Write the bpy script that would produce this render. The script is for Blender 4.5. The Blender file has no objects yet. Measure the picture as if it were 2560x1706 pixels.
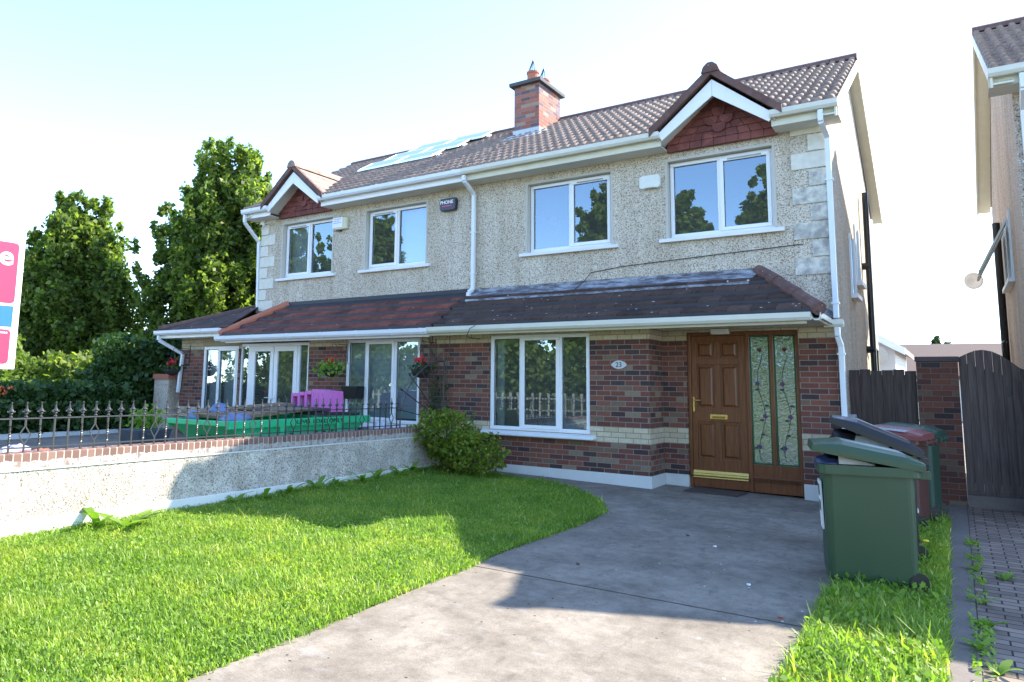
import bpy, math, random
import numpy as np
from mathutils import Vector, Matrix
random.seed(7); rng = np.random.default_rng(7)
S = bpy.context.scene; COL = S.collection; PI = math.pi

# ------------------------------------------------------------------ camera
F_PX, PX, PY = 1795.9, -126.57, -115.17
yaw, pitch, roll = .601, .124, .015
fw = Vector((-math.sin(yaw)*math.cos(pitch), math.cos(yaw)*math.cos(pitch), math.sin(pitch)))
rt = Vector((math.cos(yaw), math.sin(yaw), 0)); up = rt.cross(fw)
r2 = rt*math.cos(roll)+up*math.sin(roll); u2 = up*math.cos(roll)-rt*math.sin(roll)
cd = bpy.data.cameras.new('camera'); cam = bpy.data.objects.new('camera', cd); COL.objects.link(cam)
cam.matrix_world = Matrix(((r2.x, u2.x, -fw.x, 3.612), (r2.y, u2.y, -fw.y, -10.652), (r2.z, u2.z, -fw.z, 1.478), (0, 0, 0, 1)))
cd.sensor_width = 36; cd.lens = F_PX/2560*36; cd.shift_x = -PX/2560; cd.shift_y = PY/2560
cd.clip_start = .05; cd.clip_end = 2000
S.camera = cam
# ------------------------------------------------------------------ sky, sun, exposure
SUN = Vector((.775, .93, 1.0)).normalized()
el = math.asin(SUN.z); az = math.atan2(SUN.x, SUN.y)
w = bpy.data.worlds.new("World"); S.world = w; w.use_nodes = True
nt = w.node_tree; bg = nt.nodes['Background']
sky = nt.nodes.new('ShaderNodeTexSky'); sky.sky_type = 'NISHITA'; sky.sun_disc = False
sky.sun_elevation = el; sky.sun_rotation = az; sky.air_density = .8; sky.dust_density = .1; sky.ozone_density = 1.8
nt.links.new(sky.outputs[0], bg.inputs[0]); bg.inputs[1].default_value = .15
ld = bpy.data.lights.new('sun', 'SUN'); ld.energy = 3.1; ld.angle = math.radians(.5); ld.color = (1, .93, .80)
sun = bpy.data.objects.new('sun', ld); COL.objects.link(sun); sun.rotation_euler = (-SUN).to_track_quat('-Z', 'Y').to_euler()
S.view_settings.view_transform = 'Standard'; S.view_settings.look = 'None'
S.view_settings.exposure = 2.32; S.view_settings.gamma = 1

def G(x, y):
    return .07+.013*max(min(y, 2), -14)-.02*max(min(x, 8), -12)

# ------------------------------------------------------------------ node helpers
class NM:
    def __init__(s, name):
        s.m = bpy.data.materials.new(name); s.m.use_nodes = True; s.t = s.m.node_tree
        s.b = s.t.nodes['Principled BSDF']; s.out = s.t.nodes['Material Output']
    def n(s, typ, **kw):
        nd = s.t.nodes.new('ShaderNode'+typ)
        for k, v in kw.items():
            if k in nd.bl_rna.properties.keys() and k not in nd.inputs: setattr(nd, k, v)
        return nd
    def l(s, a, b): s.t.links.new(a, b)
    def put(s, inp, v):
        if isinstance(v, (int, float)): inp.default_value = v
        elif isinstance(v, (tuple, list)): inp.default_value = (*v, 1) if len(v) == 3 and inp.type == 'RGBA' else v
        else: s.l(v, inp)
    def coord(s, kind='Object', scale=None):
        c = s.n('TexCoord').outputs[kind]
        if scale:
            mp = s.n('Mapping'); mp.inputs['Scale'].default_value = scale; s.l(c, mp.inputs[0]); c = mp.outputs[0]
        return c
    def pos(s): return s.n('NewGeometry').outputs['Position']
    def sep(s, v):
        q = s.n('SeparateXYZ'); s.l(v, q.inputs[0]); return q.outputs
    def noise(s, v, scale, detail=3, rough=.5):
        q = s.n('TexNoise'); s.l(v, q.inputs['Vector']); q.inputs['Scale'].default_value = scale
        q.inputs['Detail'].default_value = detail; q.inputs['Roughness'].default_value = rough; return q.outputs['Fac']
    def vor(s, v, scale, feature='F1'):
        q = s.n('TexVoronoi'); q.feature = feature; s.l(v, q.inputs['Vector']); q.inputs['Scale'].default_value = scale; return q
    def ramp(s, f, stops, interp='LINEAR'):
        q = s.n('ValToRGB'); e = q.color_ramp; e.interpolation = interp
        while len(e.elements) < len(stops): e.elements.new(.5)
        for el_, (p, c) in zip(e.elements, stops):
            el_.position = p; el_.color = (*c, 1) if isinstance(c, (tuple, list)) else (c, c, c, 1)
        s.l(f, q.inputs[0]); return q.outputs[0]
    def mix(s, f, a, b, mode='MIX'):
        q = s.n('Mix'); q.data_type = 'RGBA'; q.blend_type = mode
        s.put(q.inputs[0], f); s.put(q.inputs[6], a); s.put(q.inputs[7], b); return q.outputs[2]
    def math(s, op, a, b=0, clamp=False):
        q = s.n('Math'); q.operation = op; q.use_clamp = clamp; s.put(q.inputs[0], a); s.put(q.inputs[1], b); return q.outputs[0]
    def band(s, v, lo, hi):
        return s.math('MULTIPLY', s.math('GREATER_THAN', v, lo), s.math('LESS_THAN', v, hi))
    def bump(s, h, strength=.3, dist=.01):
        q = s.n('Bump'); s.l(h, q.inputs['Height']); q.inputs['Strength'].default_value = strength
        q.inputs['Distance'].default_value = dist; s.l(q.outputs[0], s.b.inputs['Normal'])
    def set(s, col=None, rough=None, spec=None, metal=None):
        if col is not None: s.put(s.b.inputs['Base Color'], col)
        if rough is not None: s.put(s.b.inputs['Roughness'], rough)
        if spec is not None: s.put(s.b.inputs['Specular IOR Level'], spec)
        if metal is not None: s.put(s.b.inputs['Metallic'], metal)
        return s.m

MT = {}
def plain(name, col, rough=.6, var=.12, scale=8, spec=.5, metal=0, bump=0):
    if name in MT: return MT[name]
    a = NM(name); p = a.coord(); f = a.noise(p, scale, 4, .6)
    c = a.mix(f, tuple(x*(1-var) for x in col), tuple(min(1, x*(1+var)) for x in col))
    a.set(c, rough, spec, metal)
    if bump: a.bump(a.noise(p, scale*6, 3), bump, .004)
    MT[name] = a.m; return a.m

def pebble(name, light, dirt=.0, scale=72, dark=(.20, .13, .09)):
    a = NM(name); p = a.pos(); v = a.vor(p, scale)
    g = a.sep(v.outputs['Color'])[0]
    c = a.ramp(g, [(0, dark), (.10, (.42, .32, .23)), (.19, (.50, .46, .40)), (.32, tuple(x*.88 for x in light)), (.62, light), (.86, (.76, .71, .60))], 'CONSTANT')
    ed = a.ramp(v.outputs['Distance'], [(0, (1, 1, 1)), (.55, (.93, .93, .93)), (.9, (.72, .70, .66))])
    c = a.mix(1, c, ed, 'MULTIPLY')
    big = a.noise(a.coord('Object', (2.2, 2.2, .3)), 1.5, 6, .65)
    st = a.ramp(big, [(.36, (.72, .69, .64)), (.6, (1, 1, 1))])
    c = a.mix(.7, c, st, 'MULTIPLY')
    if dirt:
        d = a.ramp(a.noise(p, 2.5, 5, .65), [(.38, 0), (.6, 1)])
        c = a.mix(a.math('MULTIPLY', d, dirt), c, (.16, .13, .11))
    a.set(c, .9, .2); a.bump(v.outputs['Distance'], .6, .008)
    return a.m
M_DASH = pebble('pebbledash', (.76, .685, .57), 0, 82, dark=(.30,.22,.155))
M_WALLDASH = pebble('wall_dash', (.76, .73, .67), .4, 85, (.24, .21, .18))
M_NDASH = pebble('neighbour_dash', (.62, .50, .42), 0, 75)

def brickmat(name, bands=True, courses=.075, width=.225, pal=None, off=.005, mortar=(.235, .205, .18), dark=1.0):
    a = NM(name); uv = a.n('UVMap').outputs[0]
    mp = a.n('Mapping'); mp.inputs['Location'].default_value = (.03, off, 0); a.l(uv, mp.inputs[0])
    b = a.n('TexBrick'); a.l(mp.outputs[0], b.inputs['Vector'])
    b.inputs['Color1'].default_value = (0, 0, 0, 1); b.inputs['Color2'].default_value = (1, 1, 1, 1); b.inputs['Mortar'].default_value = (.5, .5, .5, 1)
    b.inputs['Scale'].default_value = 1; b.inputs['Mortar Size'].default_value = .0055; b.inputs['Mortar Smooth'].default_value = .15
    b.inputs['Brick Width'].default_value = width; b.inputs['Row Height'].default_value = courses
    pal = pal or [(0, (.08, .05, .045)), (.14, (.15, .065, .05)), (.34, (.21, .08, .055)), (.60, (.26, .10, .065)), (.8, (.22, .14, .092)), (.9, (.28, .21, .14)), (.96, (.09, .062, .058))]
    c = a.ramp(b.outputs['Color'], [(p, tuple(x*dark for x in q)) for p, q in pal], 'CONSTANT')
    if bands:
        z = a.sep(a.pos())[2]
        m = a.math('ADD', a.band(z, .67, .895), a.band(z, 2.17, 2.5))
        yc = a.ramp(b.outputs['Color'], [(0, (.50, .41, .26)), (1, (.62, .53, .37))])
        c = a.mix(m, c, yc)
    nz = a.noise(a.pos(), 30, 4, .7)
    c = a.mix(.5, c, a.ramp(nz, [(.3, .6), (.7, 1.15)]), 'MULTIPLY')
    c = a.mix(b.outputs['Fac'], c, mortar)
    a.set(c, .85, .25)
    h = a.math('SUBTRACT', 1, b.outputs['Fac']); a.bump(h, .5, .006)
    return a.m
M_BRICK = brickmat('brick', dark=.85)
M_CHIM = brickmat('chimney_brick', False, pal=[(0, (.16, .10, .11)), (.18, (.33, .12, .09)), (.5, (.40, .15, .11)), (.8, (.37, .26, .19)), (.9, (.18, .14, .16))])
M_PIER = brickmat('pier_brick', False, dark=.6, mortar=(.12, .10, .09))

def tilemat(name, cols, lich=.5, scale=7):
    a = NM(name); p = a.pos()
    c = a.ramp(a.noise(p, scale, 5, .65), [(.25, cols[0]), (.5, cols[1]), (.75, cols[2])])
    sp = a.vor(p, 22); m = a.math('MULTIPLY', a.math('LESS_THAN', sp.outputs['Distance'], .16), a.math('GREATER_THAN', a.sep(sp.outputs['Color'])[1], 1-.12*lich))
    c = a.mix(m, c, (.5, .48, .42))
    a.set(c, .85, .3); a.bump(a.noise(p, 60, 3), .3, .004)
    return a.m
M_ROOF = tilemat('rolled_tiles', [(.19, .13, .105), (.29, .21, .17), (.38, .30, .25)], .5)
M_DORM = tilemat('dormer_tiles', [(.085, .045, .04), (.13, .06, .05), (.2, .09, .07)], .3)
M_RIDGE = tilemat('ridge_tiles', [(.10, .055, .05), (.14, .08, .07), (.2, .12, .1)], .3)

def flattile(name, red):
    a = NM(name); p = a.pos(); xyz = a.sep(p)
    b = a.n('TexBrick'); cx = a.n('CombineXYZ'); a.l(xyz[0], cx.inputs[0])
    a.l(a.math('ADD', xyz[1], 3), cx.inputs[1]); a.l(cx.outputs[0], b.inputs['Vector'])
    b.inputs['Color1'].default_value = (0, 0, 0, 1); b.inputs['Color2'].default_value = (1, 1, 1, 1)
    b.inputs['Scale'].default_value = 1; b.inputs['Brick Width'].default_value = .30; b.inputs['Row Height'].default_value = .27
    b.inputs['Mortar Size'].default_value = .005; b.inputs['Mortar Smooth'].default_value = .3
    n = a.noise(p, 5, 6, .7); rnd = a.sep(b.outputs['Color'])[0]
    f = a.math('ADD', a.math('MULTIPLY', n, .75), a.math('MULTIPLY', rnd, .3))
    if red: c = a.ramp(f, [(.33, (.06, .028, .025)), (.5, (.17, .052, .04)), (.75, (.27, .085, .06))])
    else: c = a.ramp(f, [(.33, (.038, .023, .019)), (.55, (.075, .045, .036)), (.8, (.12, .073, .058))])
    sp = a.vor(p, 9); m = a.math('MULTIPLY', a.math('LESS_THAN', sp.outputs['Distance'], .14), a.math('GREATER_THAN', a.sep(sp.outputs['Color'])[1], .72 if not red else .95))
    c = a.mix(m, c, (.6, .6, .58))
    c = a.mix(b.outputs['Fac'], c, (.015, .012, .012))
    a.set(c, .8, .3); a.bump(a.noise(p, 40, 4), .35, .006)
    return a.m
M_FRED = flattile('flat_red_tiles', True); M_FDARK = flattile('flat_dark_tiles', False)

M_UPVC = plain('upvc', (.80, .81, .82), .3, .04, 3)
M_PIPE = plain('white_pipe', (.72, .76, .80), .35, .06, 4)
M_CREAM = plain('cream_gutter', (.66, .66, .58), .45, .12, 3)
M_FASC = plain('fascia_paint', (.68, .66, .54), .6, .12, 5)
M_SOFF = plain('soffit', (.62, .60, .52), .7, .1, 4)
M_SILL = plain('sill_paint', (.76, .77, .78), .6, .1, 6, bump=.1)
M_REND = plain('plinth_render', (.60, .61, .58), .8, .14, 4, bump=.2)
M_REVEAL = plain('reveal', (.52, .50, .44), .8, .1, 5)
M_INT = plain('dark_interior', (.10, .11, .11), .9, .2, 1)
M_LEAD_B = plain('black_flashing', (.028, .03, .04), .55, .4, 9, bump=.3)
M_IRON = plain('wrought_iron', (.04, .041, .043), .38, .3, 20, .6)
M_BLACKP = plain('black_plastic', (.012, .012, .014), .35, .2, 8)
M_TERRA = plain('terracotta', (.42, .15, .09), .8, .15, 6)
M_BRASS = plain('brass', (.75, .55, .2), .25, .1, 10, .5, .9)
M_WOOD_D = None

def quoinmat():
    a = NM('quoin_stone'); p = a.pos(); xyz = a.sep(p)
    n = a.noise(p, 6, 5, .7)
    d = a.math('MULTIPLY', a.ramp(n, [(.4, 0), (.62, 1)]), a.math('LESS_THAN', a.math('ADD', xyz[2], a.math('MULTIPLY', n, .5)), 4.75))
    d = a.math('MULTIPLY', d, a.math('GREATER_THAN', xyz[0], 1.85))
    c = a.mix(a.math('MULTIPLY', d, .62), (.70, .68, .60), (.15, .135, .145))
    c = a.mix(.4, c, a.ramp(a.noise(p, 14, 4), [(.3, .75), (.7, 1.1)]), 'MULTIPLY')
    return a.set(c, .85, .2)
M_QUOIN = quoinmat()
def flashmat():
    a = NM('painted_flashing'); p = a.pos(); n = a.noise(a.coord('Object', (1, 4, 4)), 4, 6, .75)
    c = a.ramp(n, [(.36, (.08, .06, .065)), (.46, (.13, .135, .16)), (.56, (.30, .32, .37)), (.74, (.50, .53, .58))])
    return a.set(c, .6, .3)
M_FLASH = flashmat()
def hangmat():
    a = NM('hung_tiles'); p = a.pos(); v = a.vor(p, 5)
    c = a.mix(a.sep(v.outputs['Color'])[0], (.16, .055, .05), (.26, .09, .075))
    c = a.mix(.5, c, a.ramp(a.noise(p, 12, 4), [(.3, .7), (.7, 1.1)]), 'MULTIPLY')
    return a.set(c, .75, .3)
M_HUNG = hangmat()
def concmat():
    a = NM('concrete'); p = a.pos()
    n1 = a.noise(p, 1.7, 8, .70); n2 = a.noise(p, 9, 6, .75); n3 = a.noise(p, 120, 2, .8)
    c = a.ramp(n1, [(.3, (.15, .125, .10)), (.5, (.215, .183, .147)), (.68, (.285, .247, .20))])
    c = a.mix(.55, c, a.ramp(n2, [(.32, .58), (.5, 1.0), (.68, 1.28)]), 'MULTIPLY')
    c = a.mix(.7, c, a.ramp(n3, [(.3, .68), (.7, 1.3)]), 'MULTIPLY')
    st = a.ramp(a.noise(a.coord('Object', (1, 2.2, 1)), 3.4, 7, .72), [(.56, 0), (.66, 1)])
    c = a.mix(a.math('MULTIPLY', st, .28), c, (.34, .33, .32))
    sp = a.vor(p, 14); rs = a.sep(sp.outputs['Color'])[0]; m = a.math('LESS_THAN', sp.outputs['Distance'], .13)
    c = a.mix(a.math('MULTIPLY', m, a.math('GREATER_THAN', rs, .95)), c, (.55, .54, .52))
    c = a.mix(a.math('MULTIPLY', m, a.math('LESS_THAN', rs, .10)), c, (.05, .045, .04))
    xy = a.sep(p); ed = a.noise(a.coord('Object', (3, 1.2, 1)), 2.6, 6, .7)
    c = a.mix(a.math('MULTIPLY', a.ramp(ed, [(.56, 0), (.7, 1)]), .5), c, (.075, .07, .055))
    a.set(c, .9, .25); a.bump(a.noise(p, 70, 4, .7), .35, .005); return a.m
M_CONC = concmat()
def groundmat(name, c0, c1, sc=3, rough=.95):
    a = NM(name); p = a.pos(); c = a.mix(a.noise(p, sc, 6, .7), c0, c1)
    c = a.mix(.5, c, a.ramp(a.noise(p, 60, 3, .8), [(.3, .7), (.7, 1.3)]), 'MULTIPLY')
    return a.set(c, rough, .2)
M_KERB = groundmat('mossy_kerb_concrete', (.12, .10, .09), (.23, .20, .18), 5)
M_SOIL = groundmat('soil_and_moss', (.035, .06, .014), (.07, .13, .025), 6)
M_GROUND = groundmat('ground_gravel', (.13, .125, .12), (.2, .19, .18))
M_ASPH = groundmat('asphalt', (.045, .045, .047), (.07, .07, .07), 4)
def pavermat():
    a = NM('block_paving'); xyz = a.sep(a.pos()); cx = a.n('CombineXYZ'); a.l(xyz[0], cx.inputs[0]); a.l(a.math('ADD', xyz[1], 30), cx.inputs[1])
    b = a.n('TexBrick'); a.l(cx.outputs[0], b.inputs['Vector'])
    b.inputs['Color1'].default_value = (.17, .13, .11, 1); b.inputs['Color2'].default_value = (.30, .23, .19, 1); b.inputs['Mortar'].default_value = (.03, .03, .02, 1)
    b.inputs['Scale'].default_value = 1; b.inputs['Brick Width'].default_value = .2; b.inputs['Row Height'].default_value = .1; b.inputs['Mortar Size'].default_value = .006
    c = a.mix(.6, b.outputs['Color'], a.ramp(a.noise(a.pos(), 3, 6, .7), [(.3, .55), (.7, 1.3)]), 'MULTIPLY')
    a.set(c, .85, .25); a.bump(a.math('SUBTRACT', 1, b.outputs['Fac']), .6, .008); return a.m
M_PAVER = pavermat()
def glassmat(name, refl, tint, rough=0.0, wavy=0):
    a = NM(name); t = a.t; t.nodes.remove(a.b)
    g = a.n('BsdfGlossy'); g.inputs['Color'].default_value = (.68, .86, 1, 1); g.inputs['Roughness'].default_value = rough
    tr = a.n('BsdfTransparent'); tr.inputs['Color'].default_value = (*tint, 1)
    fr = a.n('Fresnel'); fr.inputs['IOR'].default_value = 1.5
    f = a.math('ADD', a.math('MULTIPLY', fr.outputs[0], 1.5), refl, True)
    mx = a.n('MixShader'); a.l(f, mx.inputs[0]); a.l(tr.outputs[0], mx.inputs[1]); a.l(g.outputs[0], mx.inputs[2])
    bp = a.n('Bump'); bp.inputs['Strength'].default_value = 1 if wavy else .12; bp.inputs['Distance'].default_value = .006 if wavy else .003
    a.l(a.noise(a.pos(), wavy or 2.2, 2, .5), bp.inputs['Height']); a.l(bp.outputs[0], g.inputs['Normal'])
    df_ = a.n('BsdfDiffuse'); df_.inputs['Color'].default_value = (.6, .62, .58, 1); m2 = a.n('MixShader'); m2.inputs[0].default_value = .07 if wavy else .06
    a.l(mx.outputs[0], m2.inputs[1]); a.l(df_.outputs[0], m2.inputs[2]); a.l(m2.outputs[0], a.out.inputs[0]); return a.m
M_GLASS = glassmat('window_glass', .15, (.75, .8, .82))
M_WAVY = glassmat('textured_glass', .5, (.20, .21, .21), .06, 26)
def woodmat(name, c0, c1, rough=.35, axis=(18, 18, 1.2)):
    a = NM(name); p = a.coord('Object', axis); n = a.noise(p, 3, 6, .6)
    c = a.ramp(n, [(.3, c0), (.7, c1)]); a.set(c, rough, .5 if rough < .8 else .1); a.bump(n, .12, .003); return a.m
M_DOOR = woodmat('varnished_wood', (.10, .032, .011), (.22, .075, .026))
M_FENCE = woodmat('weathered_fence', (.055, .042, .036), (.11, .086, .075), 1, (14, 14, .8))
M_GATE = woodmat('weathered_gate', (.082, .062, .054), (.16, .125, .11), 1, (12, 12, .8))
M_PLANK = woodmat('scrap_board', (.12, .08, .05), (.26, .18, .11), .7, (2, 12, 2))
def leafmat(name, stops, trans=.4, patch=None):
    a = NM(name); r = a.n('NewGeometry').outputs['Random Per Island']
    c = a.ramp(r, stops)
    if patch:
        c = a.mix(.9, c, a.ramp(a.noise(a.pos(), patch, 6, .65), [(.3, (.52, .68, .6)), (.5, (1, 1, 1)), (.66, (1.5, 1.2, 1.3))]), 'MULTIPLY')
    a.set(c, .5, .35)
    tl = a.n('BsdfTranslucent'); cc = a.mix(1, c, (1.6, 1.8, .8), 'MULTIPLY'); a.l(cc, tl.inputs[0])
    mx = a.n('MixShader'); mx.inputs[0].default_value = trans; a.l(a.b.outputs[0], mx.inputs[1]); a.l(tl.outputs[0], mx.inputs[2]); a.l(mx.outputs[0], a.out.inputs[0])
    return a.m
M_TREE = leafmat('tree_leaves', [(0, (.045, .075, .02)), (.5, (.11, .16, .032)), (1, (.26, .31, .07))], .55)
M_HEDGE = leafmat('hedge_leaves', [(0, (.02, .045, .012)), (.6, (.04, .085, .018)), (1, (.07, .13, .03))], .25)
M_SHRUB = leafmat('shrub_leaves', [(0, (.08, .12, .014)), (.6, (.15, .21, .022)), (.93, (.25, .30, .04)), (1, (.36, .18, .05))], .45)
M_LIGHTL = leafmat('willow_leaves', [(0, (.08, .13, .02)), (1, (.2, .27, .06))], .45)
M_GRASS = leafmat('grass_blades', [(0, (.125, .20, .028)), (.5, (.205, .31, .046)), (.9, (.32, .43, .08)), (1, (.55, .58, .28))], .5, 1.6)
M_WEED = leafmat('broad_leaves', [(0, (.12, .22, .025)), (1, (.25, .37, .07))], .45)
M_BARK = plain('bark', (.12, .09, .065), .95, .3, 12, bump=.5)
M_RED = plain('red_petals', (.6, .02, .03), .6)
M_YELLOW = plain('yellow_petals', (.8, .6, .02), .6)
M_BINGREEN = plain('green_bin_plastic', (.030, .066, .030), .42, .22, 3)
M_BINBROWN = plain('brown_bin_plastic', (.085, .030, .022), .5, .15, 3)
M_BINDGREEN = plain('dark_green_plastic', (.02, .055, .035), .5, .15, 3)
M_MAROON = plain('maroon_plastic', (.20, .055, .05), .4, .15, 3)
M_SKIP = plain('green_skip_paint', (.03, .50, .20), .45, .15, 4)
M_DARKTXT = plain('black_paint', (.012, .015, .014), .6)
M_WHITE = plain('white_paint', (.82, .82, .82), .5, .03)
M_PINKP = plain('pink_plastic', (.62, .16, .48), .4, .12, 5)
M_BLUEB = plain('blue_bag', (.13, .18, .34), .4, .3, 9)
M_GREYP = plain('grey_plastic', (.30, .32, .34), .5, .1)

# ------------------------------------------------------------------ mesh helpers
class MB:
    def __init__(s): s.v = []; s.f = []
    def add(s, vs, fs):
        o = len(s.v); s.v += [tuple(p) for p in vs]; s.f += [tuple(i+o for i in f) for f in fs]; return s
    def box(s, x0, x1, y0, y1, z0, z1):
        return s.add([(x0, y0, z0), (x1, y0, z0), (x1, y1, z0), (x0, y1, z0), (x0, y0, z1), (x1, y0, z1), (x1, y1, z1), (x0, y1, z1)],
                     [(0, 3, 2, 1), (4, 5, 6, 7), (0, 1, 5, 4), (1, 2, 6, 5), (2, 3, 7, 6), (3, 0, 4, 7)])
    def hexa(s, b, t):   # bottom 4 pts ccw, top 4 pts
        return s.add(list(b)+list(t), [(0, 3, 2, 1), (4, 5, 6, 7), (0, 1, 5, 4), (1, 2, 6, 5), (2, 3, 7, 6), (3, 0, 4, 7)])
    def bar(s, p, q, w_, h, upv=(0, 0, 1)):
        p, q = Vector(p), Vector(q); d = (q-p).normalized(); a = d.cross(Vector(upv))
        if a.length < 1e-4: a = d.cross(Vector((1, 0, 0)))
        a.normalize(); b = a.cross(d); a *= w_/2; b *= h/2
        return s.hexa([p-a-b, p+a-b, p+a+b, p-a+b], [q-a-b, q+a-b, q+a+b, q-a+b])
    def prism(s, pts, d0, d1, axis='x'):  # pts (a,b) polygon, extruded along axis
        def P(a, b, d): return {'x': (d, a, b), 'y': (a, d, b), 'z': (a, b, d)}[axis]
        n = len(pts); vs = [P(a, b, d0) for a, b in pts]+[P(a, b, d1) for a, b in pts]
        fs = [tuple(range(n)), tuple(reversed(range(n, 2*n)))]+[(i, i+n, (i+1) % n+n, (i+1) % n) for i in range(n)]
        return s.add(vs, fs)
    def tube(s, pts, r, n=8, caps=True):
        pts = [Vector(p) for p in pts]; rs = r if isinstance(r, (list, tuple)) else [r]*len(pts); vs = []
        ref = Vector((0, 0, 1)); 
        for i, p in enumerate(pts):
            d = (pts[min(i+1, len(pts)-1)]-pts[max(i-1, 0)]).normalized()
            rf = ref if abs(d.z) < .95 else Vector((1, 0, 0))
            a = d.cross(rf).normalized(); b = a.cross(d)
            vs += [p+a*rs[i]*math.cos(2*PI*k/n)+b*rs[i]*math.sin(2*PI*k/n) for k in range(n)]
        fs = [(i*n+k, i*n+(k+1) % n, (i+1)*n+(k+1) % n, (i+1)*n+k) for i in range(len(pts)-1) for k in range(n)]
        if caps: fs += [tuple(reversed(range(n))), tuple(range((len(pts)-1)*n, len(pts)*n))]
        return s.add(vs, fs)
    def lathe(s, prof, c, n=20):
        vs = [(c[0]+r*math.cos(2*PI*k/n), c[1]+r*math.sin(2*PI*k/n), c[2]+z) for r, z in prof for k in range(n)]
        m = len(prof)
        fs = [(i*n+k, i*n+(k+1) % n, (i+1)*n+(k+1) % n, (i+1)*n+k) for i in range(m-1) for k in range(n)]
        fs += [tuple(reversed(range(n))), tuple(range((m-1)*n, m*n))]
        return s.add(vs, fs)
    def blob(s, c, r, seed=0, n=10, jag=.2):
        rr = random.Random(seed); vs = []; m = n
        for i in range(m+1):
            t = PI*i/m
            for k in range(n):
                q = 1+jag*(rr.random()-.5) if 0 < i < m else 1
                vs.append((c[0]+r[0]*q*math.sin(t)*math.cos(2*PI*k/n), c[1]+r[1]*q*math.sin(t)*math.sin(2*PI*k/n), c[2]-r[2]*q*math.cos(t)))
        return s.add(vs, [(i*n+k, i*n+(k+1) % n, (i+1)*n+(k+1) % n, (i+1)*n+k) for i in range(m) for k in range(n)])
    def build(s, name, m, parent=None, smooth=False, bevel=0, world=True):
        me = bpy.data.meshes.new(name); me.from_pydata(s.v, [], s.f); me.update()
        finish(me, parent, world); 
        o = link(name, me, m, parent)
        if smooth:
            for p in me.polygons: p.use_smooth = True
        if bevel:
            bv = o.modifiers.new('bevel', 'BEVEL'); bv.width = bevel; bv.segments = 2; bv.limit_method = 'ANGLE'
        return o

def root_loc(parent):
    v = Vector((0, 0, 0))
    while parent is not None: v += parent.location; parent = parent.parent
    return v
def finish(me, parent, world=True):
    nl = len(me.loops); co = np.zeros(len(me.vertices)*3); me.vertices.foreach_get('co', co); co = co.reshape(-1, 3)
    vi = np.zeros(nl, int); me.loops.foreach_get('vertex_index', vi)
    nf = len(me.polygons); nor = np.zeros(nf*3); me.polygons.foreach_get('normal', nor); nor = np.abs(nor.reshape(-1, 3))
    lt = np.zeros(nf, int); me.polygons.foreach_get('loop_total', lt)
    ax = np.repeat(nor.argmax(1), lt); P = co[vi]
    uv = np.where((ax == 0)[:, None], P[:, [1, 2]], np.where((ax == 1)[:, None], P[:, [0, 2]], P[:, [0, 1]]))
    l = me.uv_layers.new(name='UVMap'); l.data.foreach_set('uv', uv.ravel())
    if world and parent is not None:
        co -= np.array(root_loc(parent)); me.vertices.foreach_set('co', co.ravel()); me.update()
def link(name, me, m, parent=None):
    o = bpy.data.objects.new(name, me); COL.objects.link(o)
    if m is not None: me.materials.append(m)
    if parent is not None: o.parent = parent
    return o
def np_obj(name, V, Fc, m, parent=None, smooth=False, world=True):
    V = np.asarray(V, float).reshape(-1, 3); Fc = np.asarray(Fc, int)
    if world and parent is not None: V = V-np.array(root_loc(parent))
    me = bpy.data.meshes.new(name); k = Fc.shape[1]; nf = len(Fc)
    me.vertices.add(len(V)); me.vertices.foreach_set('co', V.ravel())
    me.loops.add(nf*k); me.loops.foreach_set('vertex_index', Fc.ravel())
    me.polygons.add(nf); me.polygons.foreach_set('loop_start', np.arange(nf)*k); me.polygons.foreach_set('loop_total', np.full(nf, k))
    if smooth: me.polygons.foreach_set('use_smooth', np.ones(nf, bool))
    me.update(); me.validate()
    return link(name, me, m, parent)
def tag(o, label=None, cat=None, group=None, kind=None):
    if label: o['label'] = label
    if cat: o['category'] = cat
    if group: o['group'] = group
    if kind: o['kind'] = kind
    return o
def thing(name, label, cat, loc=(0, 0, 0), rz=0, group=None):
    o = bpy.data.objects.new(name, None); o.location = loc; o.rotation_euler = (0, 0, rz); o.empty_display_size = .2
    COL.objects.link(o); return tag(o, label, cat, group)
def text(name, s, size, m, loc, rot, parent=None, ext=.002, bold=False, align='CENTER', sx=1):
    cu = bpy.data.curves.new(name, 'FONT'); cu.body = s; cu.size = size; cu.extrude = ext; cu.align_x = align; cu.align_y = 'CENTER'
    if bold: cu.offset = size*.02
    tmp = bpy.data.objects.new('tmp', cu); COL.objects.link(tmp)
    dg = bpy.context.evaluated_depsgraph_get(); me = bpy.data.meshes.new_from_object(tmp.evaluated_get(dg)); COL.objects.unlink(tmp); bpy.data.objects.remove(tmp)
    me.materials.clear(); o = link(name, me, m, parent); o.location = Vector(loc)-root_loc(parent); o.rotation_euler = rot; o.scale = (sx, 1, 1)
    return o
FRONT = (PI/2, 0, 0)   # text readable from -y

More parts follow.
